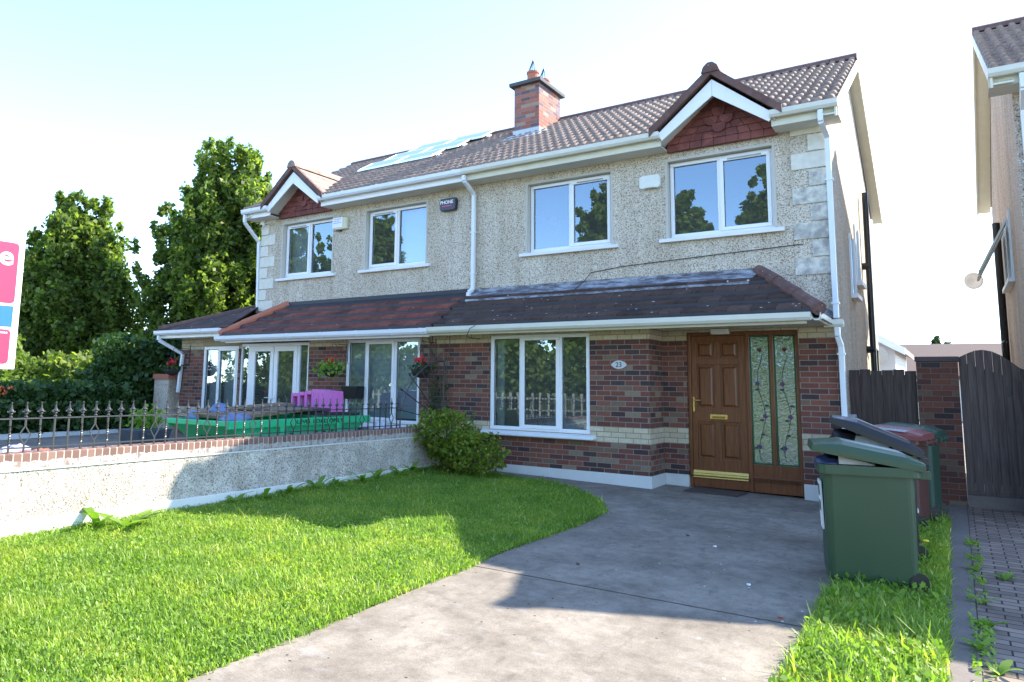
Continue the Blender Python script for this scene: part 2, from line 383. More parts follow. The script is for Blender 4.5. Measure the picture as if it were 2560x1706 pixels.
def wall(x0, x1, z0, z1, y, th, holes, flip=None):
    """wall in the xz plane, front at y, with rectangular holes and reveals"""
    mb = MB(); xs = sorted({x0, x1, *[h[0] for h in holes], *[h[1] for h in holes]}); zs = sorted({z0, z1, *[h[2] for h in holes], *[h[3] for h in holes]})
    def hole(a, b, c, d): return any(h[0]-1e-6 <= a and b <= h[1]+1e-6 and h[2]-1e-6 <= c and d <= h[3]+1e-6 for h in holes)
    for a, b in zip(xs, xs[1:]):
        for c, d in zip(zs, zs[1:]):
            if hole(a, b, c, d): continue
            mb.add([(a, y, c), (b, y, c), (b, y, d), (a, y, d)], [(0, 1, 2, 3)])
            mb.add([(a, y+th, c), (b, y+th, c), (b, y+th, d), (a, y+th, d)], [(3, 2, 1, 0)])
    for a, b, c, d in holes:
        e = y+th
        mb.add([(a, y, c), (a, e, c), (a, e, d), (a, y, d)], [(0, 1, 2, 3)]); mb.add([(b, y, c), (b, e, c), (b, e, d), (b, y, d)], [(3, 2, 1, 0)])
        mb.add([(a, y, d), (b, y, d), (b, e, d), (a, e, d)], [(3, 2, 1, 0)]); mb.add([(a, y, c), (b, y, c), (b, e, c), (a, e, c)], [(0, 1, 2, 3)])
    e = y+th
    mb.add([(x0, y, z0), (x0, e, z0), (x0, e, z1), (x0, y, z1)], [(3, 2, 1, 0)]); mb.add([(x1, y, z0), (x1, e, z0), (x1, e, z1), (x1, y, z1)], [(0, 1, 2, 3)])
    mb.add([(x0, y, z1), (x1, y, z1), (x1, e, z1), (x0, e, z1)], [(0, 1, 2, 3)]); return mb

def window(parent, x0, x1, z0, z1, y, lights, fr=.055, name='window', fm=None, gm=None, vent=True, depth=.06):
    """lights: list of (x_left, x_right, opener)"""
    fm = fm or M_UPVC; gm = gm or M_GLASS
    mb = MB(); xs = [l[0] for l in lights]+[lights[-1][1]]
    mb.box(x0, x1, y, y+depth, z0, z0+fr); mb.box(x0, x1, y, y+depth, z1-fr, z1)
    mb.box(x0, x0+fr, y, y+depth, z0+fr, z1-fr); mb.box(x1-fr, x1, y, y+depth, z0+fr, z1-fr)
    for x in xs[1:-1]: mb.box(x-.03, x+.03, y, y+depth, z0+fr, z1-fr)
    w_ = mb.build(name, fm, parent, bevel=.006)
    for i, (a, b, op) in enumerate(lights):
        a2 = a+(fr if i == 0 else .03); b2 = b-(fr if i == len(lights)-1 else .03)
        if op:
            s = MB(); t = .055; y2 = y-.018
            a3, b3, c3, d3 = a2-.02, b2+.02, z0+fr-.02, z1-fr+.02
            s.box(a3, b3, y2, y2+.05, c3, c3+t); s.box(a3, b3, y2, y2+.05, d3-t, d3); s.box(a3, a3+t, y2, y2+.05, c3+t, d3-t); s.box(b3-t, b3, y2, y2+.05, c3+t, d3-t)
            s.build('opening_sash', fm, w_, bevel=.006)
            g = (a3+t, b3-t, c3+t, d3-t); yy = y2+.03
            if vent:
                MB().box(a3+.12, b3-.12, y2-.012, y2-.001, d3-.04, d3-.022).build('trickle_vent', M_GREYP, w_)
        else: g = (a2, b2, z0+fr, z1-fr); yy = y+.035
        gk = MB(); q = .006
        for (p0, p1, p2, p3) in ((g[0], g[1], g[2], g[2]+q), (g[0], g[1], g[3]-q, g[3]), (g[0], g[0]+q, g[2]+q, g[3]-q), (g[1]-q, g[1], g[2]+q, g[3]-q)):
            gk.box(p0, p1, yy-.006, yy, p2, p3)
        gk.build('gasket', M_BLACKP, w_)
        pn = MB().add([(g[0], yy+.004, g[2]), (g[1], yy+.004, g[2]), (g[1], yy+.004, g[3]), (g[0], yy+.004, g[3])], [(0, 1, 2, 3)]).build('pane', gm, w_)
    return w_

XP, XR = -3.427, 2.34
mir = lambda x: 2*XP-x
XL = mir(XR)
BAY = -.593
RY0, RZ0, RS, RYR = -.37, 5.285, .565, 3.1
rz = lambda y: RZ0+RS*(y-RY0)
RZR = rz(RYR)
DH, DS = .81, .83          # dormer half width at the eave line, slope
def dz(x, xc): return 6.02-DS*abs(x-xc)

def rolled_tiles(x0, x1, name, m, parent, dorm=(), yo=0, ys=RY0-.03, ye=RYR, zf=None):
    pitch = .15; nx = 10; L = math.hypot(ye-ys, RS*(ye-ys)); nc = round(L/.3); t = .036
    X = np.arange(x0, x1+1e-6, pitch/nx); u = (X-x0)/pitch; u = u-np.floor(u)
    prof = np.where(u < .6, .050*np.sqrt(np.clip(1-((u-.3)/.3)**2, 0, 1)), 0)
    cy, sy = (1/math.hypot(1, RS)), RS/math.hypot(1, RS)
    rows = []
    for c in range(nc):
        jit = 0
        for (s, h) in ((c*L/nc, t-.0), ((c+1)*L/nc, .002)): rows.append((s, h, c))
    V = []
    for i, (s, h, c) in enumerate(rows):
        j = .004*np.sin(X*13+c*2.1)
        hh = prof+h
        V.append(np.stack([X, ys+s*cy-hh*sy+yo+j*0, rz(ys)+s*sy+hh*cy+j*.4], 1))
    # riser rows: front lip of each course
    R = []
    for c in range(nc):
        lo = V[2*c].copy(); bot = lo.copy(); hb = prof*.15-.004
        s = c*L/nc
        bot = np.stack([X, ys+s*cy-hb*sy+yo, rz(ys)+s*sy+hb*cy], 1)
        R += [bot, V[2*c], V[2*c+1]]
    V = np.concatenate(R); n = len(X); Fc = []
    for c in range(nc):
        for k in (0, 1):
            b = (3*c+k)*n; i = np.arange(n-1)
            Fc.append(np.stack([b+i, b+i+1, b+n+i+1, b+n+i], 1))
    Fc = np.concatenate(Fc); cen = V[Fc].mean(1); keep = np.ones(len(Fc), bool)
    for xc in dorm: keep &= ~((dz(cen[:, 0], xc) > cen[:, 2]+.0) & (np.abs(cen[:, 0]-xc) < DH+.12))
    return np_obj(name, V, Fc[keep], m, parent, smooth=False)

GP = [(0, 0), (.012, -.055), (.045, -.085), (.09, -.085), (.115, -.05), (.12, .012), (.108, .012), (.1, -.045), (.085, -.07), (.05, -.07), (.024, -.05), (.014, 0)]
def gutter(x0, x1, y, z, m, parent, joints=(), name='gutter'):
    """y = back of the gutter, profile bulging to -y"""
    mb = MB().prism([(y-a, z+b) for a, b in GP], x0, x1, 'x')
    # stop ends
    ep = [(y-a, z+b) for a, b in GP[:6]]
    mb.prism(ep, x0-.004, x0, 'x'); mb.prism(ep, x1, x1+.004, 'x')
    o = mb.build(name, m, parent)
    if joints:
        for x in joints: MB().prism([(y-a*1.06, z+b*1.08+.002) for a, b in GP], x-.03, x+.03, 'x').build('gutter_bracket', m, o)
    return o
def downpipe(pts, parent, m=None, r=.034, brackets=()):
    mb = MB(); 
    for p, q in zip(pts, pts[1:]):
        mb.bar(p, q, .066, .066, (0, 1, 0))
    o = mb.build('downpipe', m or M_PIPE, parent, bevel=.008)
    if brackets:
        b = MB()
        for (x, y, z) in brackets: b.box(x-.048, x+.048, y-.04, y+.045, z-.012, z+.012)
        b.build('pipe_bracket', m or M_PIPE, o)
    return o

def dormer(xc, parent, sunny=False):
    d = MB(); yf = -.45; th = .05; zt = 6.075; hw = .93
    zb = zt-hw*DS
    def yb(z): return RY0+(z-RZ0)/RS+.12
    # roof planes with thickness, tile courses
    nc = 4
    for sgn in (-1, 1):
        for c in range(nc):
            a0, a1 = c/nc, (c+1)/nc   # from ridge down
            xa, xb = xc+sgn*hw*a0, xc+sgn*hw*a1; za, zb_ = zt-hw*DS*a0+.0, zt-hw*DS*a1+.022
            ya, yb2 = yb(za-.05), yb(zb_-.05)
            top = [(xa, yf, za), (xb, yf, zb_), (xb, yb2, zb_), (xa, ya, za)]
            bot = [(p[0], p[1], p[2]-th) for p in top]
            d.hexa(bot, top) if sgn > 0 else d.hexa([bot[i] for i in (0, 3, 2, 1)], [top[i] for i in (0, 3, 2, 1)])
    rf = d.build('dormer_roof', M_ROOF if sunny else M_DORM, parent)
    v = MB()
    for sgn in (-1, 1):   # dark verge edge tiles on the front
        for c in range(4):
            a0, a1 = c/4, (c+1)/4; k = .004*(c % 2)
            v.hexa([(xc+sgn*hw*a0, yf-.03-k, zt-hw*DS*a0-.09), (xc+sgn*hw*a1, yf-.03-k, zt-hw*DS*a1-.09), (xc+sgn*hw*a1, yf+.05, zt-hw*DS*a1-.09), (xc+sgn*hw*a0, yf+.05, zt-hw*DS*a0-.09)],
                   [(xc+sgn*hw*a0, yf-.03-k, zt-hw*DS*a0+.03), (xc+sgn*hw*a1, yf-.03-k, zt-hw*DS*a1+.035), (xc+sgn*hw*a1, yf+.05, zt-hw*DS*a1+.035), (xc+sgn*hw*a0, yf+.05, zt-hw*DS*a0+.03)])
    v.build('verge_tiles', M_RIDGE, rf)
    r = MB().prism([(xc-.13, zt-.06), (xc-.1, zt+.03), (xc-.035, zt+.085), (xc+.035, zt+.085), (xc+.1, zt+.03), (xc+.13, zt-.06)], yf-.05, yb(zt), 'y')
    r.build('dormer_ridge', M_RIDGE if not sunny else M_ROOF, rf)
    # barge boards
    b = MB(); w1 = .19
    for sgn in (-1, 1):
        p0 = (xc, zt-.15); p1 = (xc+sgn*(hw-.12), zt-.15-DS*(hw-.12)); p2 = (p1[0]-sgn*.06, p1[1]-.11); p3 = (xc, zt-.15-w1/math.cos(math.atan(DS)))
        pts = [(p0[0], p0[1]), (p1[0], p1[1]), (p2[0], p2[1]), (p3[0], p3[1])]
        if sgn > 0: pts = pts[::-1]
        b.prism([(q[0]+sgn*.002, q[1]) for q in pts], yf+.03, yf+.055, 'y')
    b.build('barge_board', M_UPVC, parent)
    # soffit behind barge
    sf = MB()
    for sgn in (-1, 1):
        x1 = xc+sgn*(hw-.1)
        sf.hexa(*( ([(xc, yf+.055, zt-.23), (x1, yf+.055, zt-.23-DS*(hw-.1)), (x1, -.03, zt-.23-DS*(hw-.1)), (xc, -.03, zt-.23)], [(xc, yf+.055, zt-.21), (x1, yf+.055, zt-.21-DS*(hw-.1)), (x1, -.03, zt-.21-DS*(hw-.1)), (xc, -.03, zt-.21)])))
    sf.build('dormer_soffit', M_SOFF, parent)
    # tile-hung infill with courses
    h = MB(); z0 = 5.06; ztop = zt-.24; nrow = 7; rh = (ztop-z0)/nrow
    for i in range(nrow):
        za, zb_ = z0+i*rh, z0+(i+1)*rh; y0 = -.06
        wa = min(.79, (zt-.2-za)/DS); wb = max(.0, min(.79, (zt-.2-zb_)/DS))
        k = max(1, round(2*wa/.17))
        for j in range(k):
            sg = (i % 2)*.5/k
            ta, tb = j/k, (j+1)/k
            xa, xb = xc-wa+2*wa*ta+.003, xc-wa+2*wa*tb-.003; xa2, xb2 = xc-wb+2*wb*ta+.003, xc-wb+2*wb*tb-.003
            if xb2 < xa2: xa2 = xb2 = (xa2+xb2)/2
            o_ = .002*((j*7+i*3) % 4)
            h.hexa([(xa, y0-.022-o_, za), (xb, y0-.022-o_, za), (xb, y0+.05, za), (xa, y0+.05, za)], [(xa2, y0-.004-o_, zb_), (xb2, y0-.004-o_, zb_), (xb2, y0+.05, zb_), (xa2, y0+.05, zb_)])
    h.build('hung_tiles', M_HUNG, parent)
    f = MB()
    for dx, dzv in ((0, .50), (-.11, .38), (.11, .38), (0, .26)):
        f.prism([(xc+dx+.095*math.cos(t), z0+dzv+.085*math.sin(t)) for t in np.linspace(PI, 2*PI, 10)]+[(xc+dx+.095, z0+dzv+.05), (xc+dx-.095, z0+dzv+.05)], -.105-.004*(dzv < .3), -.08, 'y')
    f.build('fish_scale_tiles', M_HUNG, parent)

# ------------------------------------------------------------------ setting
def sheet(name, poly, m, dzv=0, kind='structure'):
    """flat polygon laid on the ground plane, triangulated as a fan through ear clipping"""
    from mathutils.geometry import tessellate_polygon
    pts = [Vector((x, y, 0)) for x, y in poly]; tr = tessellate_polygon([pts])
    me = bpy.data.meshes.new(name); me.from_pydata([(x, y, G(x, y)+dzv) for x, y in poly], [], [tuple(t) for t in tr]); me.update()
    o = link(name, me, m)
    for p in me.polygons:
        if p.normal.z < 0: p.flip()
    return tag(o, kind=kind)
gx = np.unique(np.concatenate([[-400, -200, -100, -60, -40, -25, -18], [-12, 8], [12, 20, 40, 80, 200, 400]])).astype(float)
gy = np.array([-400, -200, -80, -40, -25, -14, 2, 10, 25, 60, 120, 250, 500], float)
V = [(x, y, G(x, y)-.03) for y in gy for x in gx]; n = len(gx)
tag(np_obj('ground', V, [(j*n+i, j*n+i+1, (j+1)*n+i+1, (j+1)*n+i) for j in range(len(gy)-1) for i in range(n-1)], M_GROUND), kind='structure')
drive_edge = [(.34, -9.9), (.30, -8.3), (.27, -7.4), (.26, -6.83), (.23, -6.2), (.22, -5.67), (.21, -5.0), (.22, -4.3), (.225, -3.6), (.215, -3.0), (.15, -2.6), (-.18, -2.0), (-.5, -1.62), (-.9, -1.3), (-1.4, -1.1), (-1.95, -1.08), (-2.5, -1.02), (-3.41, -1.0)]
drive_edge = [(x+.015*math.sin(i*5.1), y+.01*math.cos(i*3.3)) for i, (x, y) in enumerate(drive_edge)]
SR = [(2.80, -9.9), (2.79, -7.5), (2.78, -5.8), (2.75, -4.6), (2.80, -3.0), (2.95, -1.5), (3.0, -.2)]
JY0, JY1 = -5.5, -5.34
tag(sheet('concrete_driveway', drive_edge[:6]+[(.215, JY0)]+[(2.77, JY1)]+SR[2::-1], M_CONC), kind='structure')
sheet('concrete_forecourt', [(.215, JY0+.014)]+drive_edge[6:]+[(-3.41, -.5), (0, -.5), (0, .3), (2.6, .3), (2.6, 2.2), (3.1, 2.2)]+SR[:2:-1]+[(2.77, JY1+.014)], M_CONC)
sheet('lawn_soil', [(-3.41, -9.9)]+[(-3.41, -1.0)]+drive_edge[::-1][1:], M_SOIL, .004)
sheet('verge_soil', SR+[(3.44, -.2), (3.44, -9.9)], M_SOIL, .004)
sheet('kerb_path', [(3.44, -9.9), (3.64, -9.9), (3.64, 1.0), (3.44, 1.0)], M_KERB, .012)
sheet('block_paving', [(3.645, -9.9), (12, -9.9), (12, 1.0), (3.645, 1.0)], M_PAVER, .004)
sheet('side_passage', [(2.34, 1.0), (4.4, 1.0), (4.4, 14), (2.34, 14)], M_CONC, .001)
sheet('neighbour_driveway', [(-12.6, -9.9), (-3.65, -9.9), (-3.65, -.5), (-12.6, -.5)], M_CONC, .002)
sheet('footpath', [(-60, -11.9), (60, -11.9), (60, -9.95), (-60, -9.95)], M_CONC, .003)
sheet('road', [(-60, -18), (60, -18), (60, -12), (-60, -12)], M_ASPH, -.01)
sheet('green_verge', [(-60, -50), (60, -50), (60, -18.1), (-60, -18.1)], M_SOIL, .0)
sheet('left_green', [(-60, -9.9), (-12.7, -9.9), (-12.7, 30), (-60, 30)], M_SOIL, .0)

# ------------------------------------------------------------------ foliage
def rand_unit(n):
    v = rng.normal(size=(n, 3)); return v/np.linalg.norm(v, axis=1)[:, None]
def leaves(name, C, size, m, parent=None, upb=.3, asp=1.6):
    n = len(C); a = rand_unit(n); nrm = rand_unit(n)+np.array([0, 0, upb]); 
    b = np.cross(a, nrm); b /= np.linalg.norm(b, axis=1)[:, None]+1e-9
    s = (size*(.6+.8*rng.random(n)))[:, None]; a = a*s*asp/2; b = b*s/2
    V = np.stack([C-a, C-a*.1+b, C+a, C-a*.1-b], 1).reshape(-1, 3)
    return np_obj(name, V, np.arange(4*n).reshape(n, 4), m, parent)
def clumps(cents, rad, per, elong=(1, 1, 1)):
    n = len(cents); o = rng.normal(size=(n, per, 3)); o /= np.linalg.norm(o, axis=2)[:, :, None]; o *= (rng.random((n, per, 1))**.45)
    return (cents[:, None, :]+o*np.asarray(rad).reshape(-1, 1, 1)*np.array(elong)).reshape(-1, 3)
def tree(label, loc, H, R, trunk=1.2, nc=230, per=170, leaf=.17, m=None, group=None, prof=None, seed=0, crad=.72, spire=1.45):
    t = thing('tree', label, 'tree', loc, 0, group)
    prof = prof or (lambda h: float(np.interp(h, [0, .1, .28, .5, .7, .85, 1], [.66, .92, 1, .84, .54, .29, .05])))
    cs, rad = [], []
    npl = max(10, int(nc*.042))
    for k in range(npl):       # upright plumes, each a flame of small leaf clumps
        ht = .34+.66*((k+.5)/npl)**.8 if k < npl-3 else .93+.035*(k-npl+3)
        a = k*2.39996+rng.normal()*.35; rt_ = R*prof(ht*.93)*(.62+.42*rng.random())
        hb = max(.0, ht-.40-.12*rng.random()); rb_ = R*prof(hb)*.55*rng.random()
        for q in range(int(nc*.45/npl)):
            u = rng.random()**.8; rr_ = rb_+(rt_-rb_)*u**.75; w_ = (.50*(1-u)+.13)*R*.34
            o = rng.normal(size=3)*w_*np.array([1, 1, .9])
            cs.append((rr_*math.cos(a)+o[0], rr_*math.sin(a)+o[1], trunk+(hb+(ht-hb)*u)*(H-trunk-.25)+o[2])); rad.append(crad*(.95-.55*u)*(.7+.6*rng.random()))
    while len(cs) < nc:
        h = rng.random()*.86; a = rng.random()*2*PI; rr_ = R*prof(h)*(rng.random()**.5)*(.72+.16*math.sin(a*4+seed+h*9))
        cs.append((rr_*math.cos(a), rr_*math.sin(a), trunk+h*(H-trunk-.5))); rad.append(crad*(.9-.4*h)*(.6+.6*rng.random()))
    cs = np.array(cs); cs[:, 2] = np.maximum(cs[:, 2], trunk*.75)
    P = clumps(cs, rad, per, (.8, .8, spire))
    leaves('crown', P, leaf, m or M_TREE, t, world_off(t, P))
    tk = MB().tube([(0, 0, 0), (.04, .02, trunk), (.02, .05, H*.5), (0, 0, H*.85)], [.2*H/9, .15*H/9, .09*H/9, .02], 9)
    for k in range(10):
        a = k*2.4; h = trunk+.25+k*(H-trunk)*.055; r = R*.42
        tk.tube([(0, 0, h), (r*.5*math.cos(a), r*.5*math.sin(a), h+.8), (r*math.cos(a), r*math.sin(a), h+1.6)], [.06, .04, .012], 6)
    tk.build('trunk', M_BARK, t, smooth=True, world=False)
    return t
def world_off(t, P):
    P += np.array(t.location); return .3

def gl(x, y, d=0): return (x, y, G(x, y)+d)
tree('large full hornbeam tree standing left, beside the estate agent board', gl(-20.2, 1.6), 7.7, 2.7, .9, 1150, 62, .105, None, 'two big trees left of the houses', seed=1, crad=.40)
tree('tallest hornbeam tree, rising right behind the left end of the houses', gl(-15.7, 4.1), 9.3, 3.35, 1.2, 1700, 62, .105, None, 'two big trees left of the houses', seed=2, crad=.40)
for i, (x, y, h, r) in enumerate([(-10.8, -24, 13.6, 3.0), (-6.8, -24.5, 11.6, 2.2), (-2.9, -24, 12.4, 2.7), (-26.6, -24, 13.2, 2.6), (-35, -24, 14, 5.0), (2.5, -26, 9, 3), (-18, -25, 7.6, 3.6)]):
    tree('broad tree across the road, mirrored in the window panes', gl(x, y), h, r*1.15, .8, 620, 45, .19, None, 'trees across the road', seed=i*3, crad=.62, spire=1.1)

# ------------------------------------------------------------------ right house (no 23)
RH = thing('house', 'right half of the semi-detached pair, brown panelled front door and house number 23', 'house', (-.5, 0, 0))
LH = thing('house', 'left half of the semi-detached pair, red tiled bay roof and white french doors', 'house', (-6.3, 0, 0))
W1 = (-2.33, -.80, 3.72, 4.935); W2 = (.125, 1.64, 3.72, 4.935)
up_holes = [W1, W2]
def upper(parent, x0, x1, holes, side):
    wall(x0, x1, 2.35, 5.15, 0, .28, holes).build('upper_wall', M_DASH, parent)
    xs = x1 if side > 0 else x0; D = 6.4
    mb = MB(); a, b = (xs-.28, xs) if side > 0 else (xs, xs+.28)
    pts = [(.28, 0), (D, 0), (D, 5.1), (RYR, RZR-.13), (.0, rz(0)-.13), (0, 2.4), (.28, 2.4)] if False else [(0.002, 2.36), (.28, 2.36), (.28, 0), (D, 0), (D, 4.9), (RYR, RZR-.14), (.002, rz(0)-.14)]
    mb.prism(pts, a+.002*side, b+.002*side, 'x')
    mb.build('gable_wall', M_DASH, parent)
    MB().box(x0+.3, x1-.3, D-.3, D, 0, 4.9).build('rear_wall', M_DASH, parent)
    f = MB(); f.box(x0+.29, x1-.29, .29, D-.3, 2.5, 2.7); f.box(x0+.29, x1-.29, .29, D-.3, 5.0, 5.1); f.box(x0+.29, x1-.29, 2.9, 3.0, 0, 5.0)
    f.build('inner_floor', M_INT, parent)
upper(RH, XP, XR, up_holes, 1)
L1 = (mir(W1[1]), mir(W1[0]), W1[2], W1[3]); L2 = (mir(W2[1]), mir(W2[0]), W2[2], W2[3])
upper(LH, XL, XP-.001, [L1, L2], -1)
YW = .095
window(RH, W1[0]+.01, W1[1]-.01, W1[2]+.03, W1[3]-.01, YW, [(W1[0]+.01, -1.56, False), (-1.56, W1[1]-.01, True)])
window(RH, W2[0]+.01, W2[1]-.01, W2[2]+.03, W2[3]-.01, YW, [(W2[0]+.01, .875, False), (.875, W2[1]-.01, True)])
window(LH, L1[0]+.01, L1[1]-.01, W1[2]+.03, W1[3]-.01, YW, [(L1[0]+.01, mir(-1.56), True), (mir(-1.56), L1[1]-.01, False)])
window(LH, L2[0]+.01, L2[1]-.01, W2[2]+.03, W2[3]-.01, YW, [(L2[0]+.01, mir(.875), True), (mir(.875), L2[1]-.01, False)])
for par, hs in ((RH, (W1, W2)), (LH, (L1, L2))):
    for h in hs:
        MB().hexa([(h[0]-.13, -.07, h[2]-.055), (h[1]+.13, -.07, h[2]-.055), (h[1]+.13, YW, h[2]-.04), (h[0]-.13, YW, h[2]-.04)],
                  [(h[0]-.13, -.07, h[2]+.0), (h[1]+.13, -.07, h[2]+.0), (h[1]+.13, YW, h[2]+.028), (h[0]-.13, YW, h[2]+.028)]).build('window_sill', M_SILL, par, bevel=.006)
        s = MB(); b_ = .035   # smooth render band round the opening, 8 mm proud
        s.box(h[0]-b_, h[0], -.008, .0, h[2], h[3]); s.box(h[1], h[1]+b_, -.008, .0, h[2], h[3]); s.box(h[0]-b_, h[1]+b_, -.008, 0, h[3], h[3]+b_)
        for a, b in ((h[0], h[0]+.003), (h[1]-.003, h[1])): s.box(a, b, -.004, YW, h[2], h[3]-.003)
        s.box(h[0], h[1], -.004, YW, h[3]-.003, h[3])
        s.build('window_surround', M_REVEAL, par)
# hearts / curtains inside: pale blind behind two panes
MB().box(L1[0]+.75, L1[1]-.05, .24, .25, 3.75, 4.9).build('roller_blind', plain('pale_blind', (.45, .5, .52), .8, .05), LH)
MB().box(L2[0]+.05, L2[0]+.7, .24, .25, 3.75, 4.9).build('roller_blind', MT['pale_blind'], LH)
# quoins
for par, side in ((RH, 1), (LH, -1)):
    for i in range(9):
        wdt = .455 if i % 2 == 0 else .235; z1 = 5.07-i*.2485+ (0 if i else 0); z1 = 5.235-i*.247; z1 = min(z1, 5.10); z0 = 5.235-(i+1)*.247+.022
        mb = MB()
        if side > 0: mb.box(XR-wdt, XR+.006, -.02, .0, z0, z1); mb.box(XR+.002, XR+.012, -.012, .22 if i % 2 else .12, z0, z1)
        else: mb.box(XL-.006, XL+wdt, -.02, .0, z0, z1); mb.box(XL-.012, XL-.002, -.012, .22 if i % 2 else .12, z0, z1)
        mb.build('quoin', M_QUOIN, par)
# main roofs
xcR, xcL = .94, mir(.94)
VG = 2.52
ra = rolled_tiles(XP-.02, VG, 'roof', M_ROOF, RH, [xcR])
rb = rolled_tiles(mir(VG), XP-.02, 'roof', M_ROOF, LH, [xcL])
for par, x0, x1 in ((RH, XP, VG), (LH, mir(VG), XP-.001)):
    MB().hexa([(x0, RYR, RZR-.06), (x1, RYR, RZR-.06), (x1, 6.75, RZR-RS*3.65-.06), (x0, 6.75, RZR-RS*3.65-.06)], [(x0, RYR, RZR+.02), (x1, RYR, RZR+.02), (x1, 6.75, RZR-RS*3.65+.02), (x0, 6.75, RZR-RS*3.65+.02)]).build('rear_roof', M_ROOF, par)
    r = MB(); k = math.ceil((x1-x0)/.45); w_ = (x1-x0)/k
    for i in range(k):
        a = x0+i*w_; r.prism([(RYR-.15, RZR-.035), (RYR-.12, RZR+.05), (RYR-.05, RZR+.095), (RYR+.05, RZR+.095), (RYR+.12, RZR+.05), (RYR+.15, RZR-.035)], a+.004, a+w_-.004, 'x')
    r.build('ridge', M_RIDGE, par)
dormer(xcR, RH); dormer(xcL, LH, True)
def verge(par, x, side, xw):
    """barge boards and soffit of the gable overhang"""
    b = MB(); t = .022*side; h = .2
    for (y0, y1) in ((RY0-.05, RYR), (RYR, 6.75)):
        z0 = rz(y0) if y1 == RYR else RZR; z1 = RZR if y1 == RYR else RZR-RS*(y1-RYR)
        xa, xb = sorted((x-.02*side, x+.004*side))
        b.hexa([(xa, y0, z0-h), (xb, y0, z0-h), (xb, y1, z1-h), (xa, y1, z1-h)], [(xa, y0, z0-.02), (xb, y0, z0-.02), (xb, y1, z1-.02), (xa, y1, z1-.02)])
        xa, xb = sorted((xw, x-.02*side))
        b.hexa([(xa, y0, z0-.17), (xb, y0, z0-.17), (xb, y1, z1-.17), (xa, y1, z1-.17)], [(xa, y0, z0-.15), (xb, y0, z0-.15), (xb, y1, z1-.15), (xa, y1, z1-.15)])
    b.build('verge_soffit', M_FASC, par)
verge(RH, VG, 1, XR); verge(LH, mir(VG), -1, XL)
# eaves: fascia, soffit, gutters
def eaves(par, spans, xa, xb, mg, mf, joints):
    for (x0, x1) in spans:
        MB().box(x0, x1, RY0+.02, RY0+.045, 5.085, RZ0-.02).build('fascia', mf, par)
        MB().box(x0, x1, RY0+.045, -.002, 5.085, 5.10).build('soffit', M_SOFF, par)
        gutter(x0, x1, RY0+.015, RZ0-.015, mg, par, [j for j in joints if x0 < j < x1], 'upper_gutter')
eaves(RH, [(XP, xcR-.79), (xcR+.77, VG+.02)], 0, 0, M_CREAM, M_FASC, [])
eaves(LH, [(mir(VG)-.02, xcL-.77), (xcL+.79, XP-.004)], 0, 0, M_PIPE, M_UPVC, [mir(VG)+.3, -6.3, -5.4, -4.5, -3.6])
# chimney
ch = MB().box(-3.79, -3.2, 2.03, 3.0, 6.3, 7.76).build('chimney', M_CHIM, LH)
MB().box(-3.87, -3.12, 1.93, 3.1, 7.76, 7.84).build('chimney_cap', plain('weathered_concrete', (.09, .085, .09), .9, .2, 9), ch, bevel=.01)
MB().box(-3.81, -3.18, 2.01, 3.02, 6.3, 6.80).build('lead_collar', plain('painted_collar', (.48, .52, .56), .6, .2, 6), ch)
MB().hexa([(-3.95, 1.72, rz(1.72)+.05), (-3.05, 1.72, rz(1.72)+.05), (-3.05, 2.1, rz(2.1)+.05), (-3.95, 2.1, rz(2.1)+.05)], [(-3.95, 1.72, rz(1.72)+.065), (-3.05, 1.72, rz(1.72)+.065), (-3.05, 2.1, rz(2.1)+.065), (-3.95, 2.1, rz(2.1)+.065)]).build('lead_apron', MT['painted_collar'], ch)
for (x, y) in ((-3.48, 2.28), (-3.48, 2.76)):
    p = MB().lathe([(.14, 0), (.14, .03), (.125, .05), (.125, .25), (.14, .26), (.14, .3), (.11, .3), (.1, .1)], (x, y, 7.83), 18).build('chimney_pot', M_TERRA, ch, smooth=False)
    c = MB()
    for k in range(8):
        a = k*PI/4; c.tube([(x+.11*math.cos(a), y+.11*math.sin(a), 8.12), (x, y, 8.42)], .007, 5)
    c.build('bird_guard', M_IRON, p)

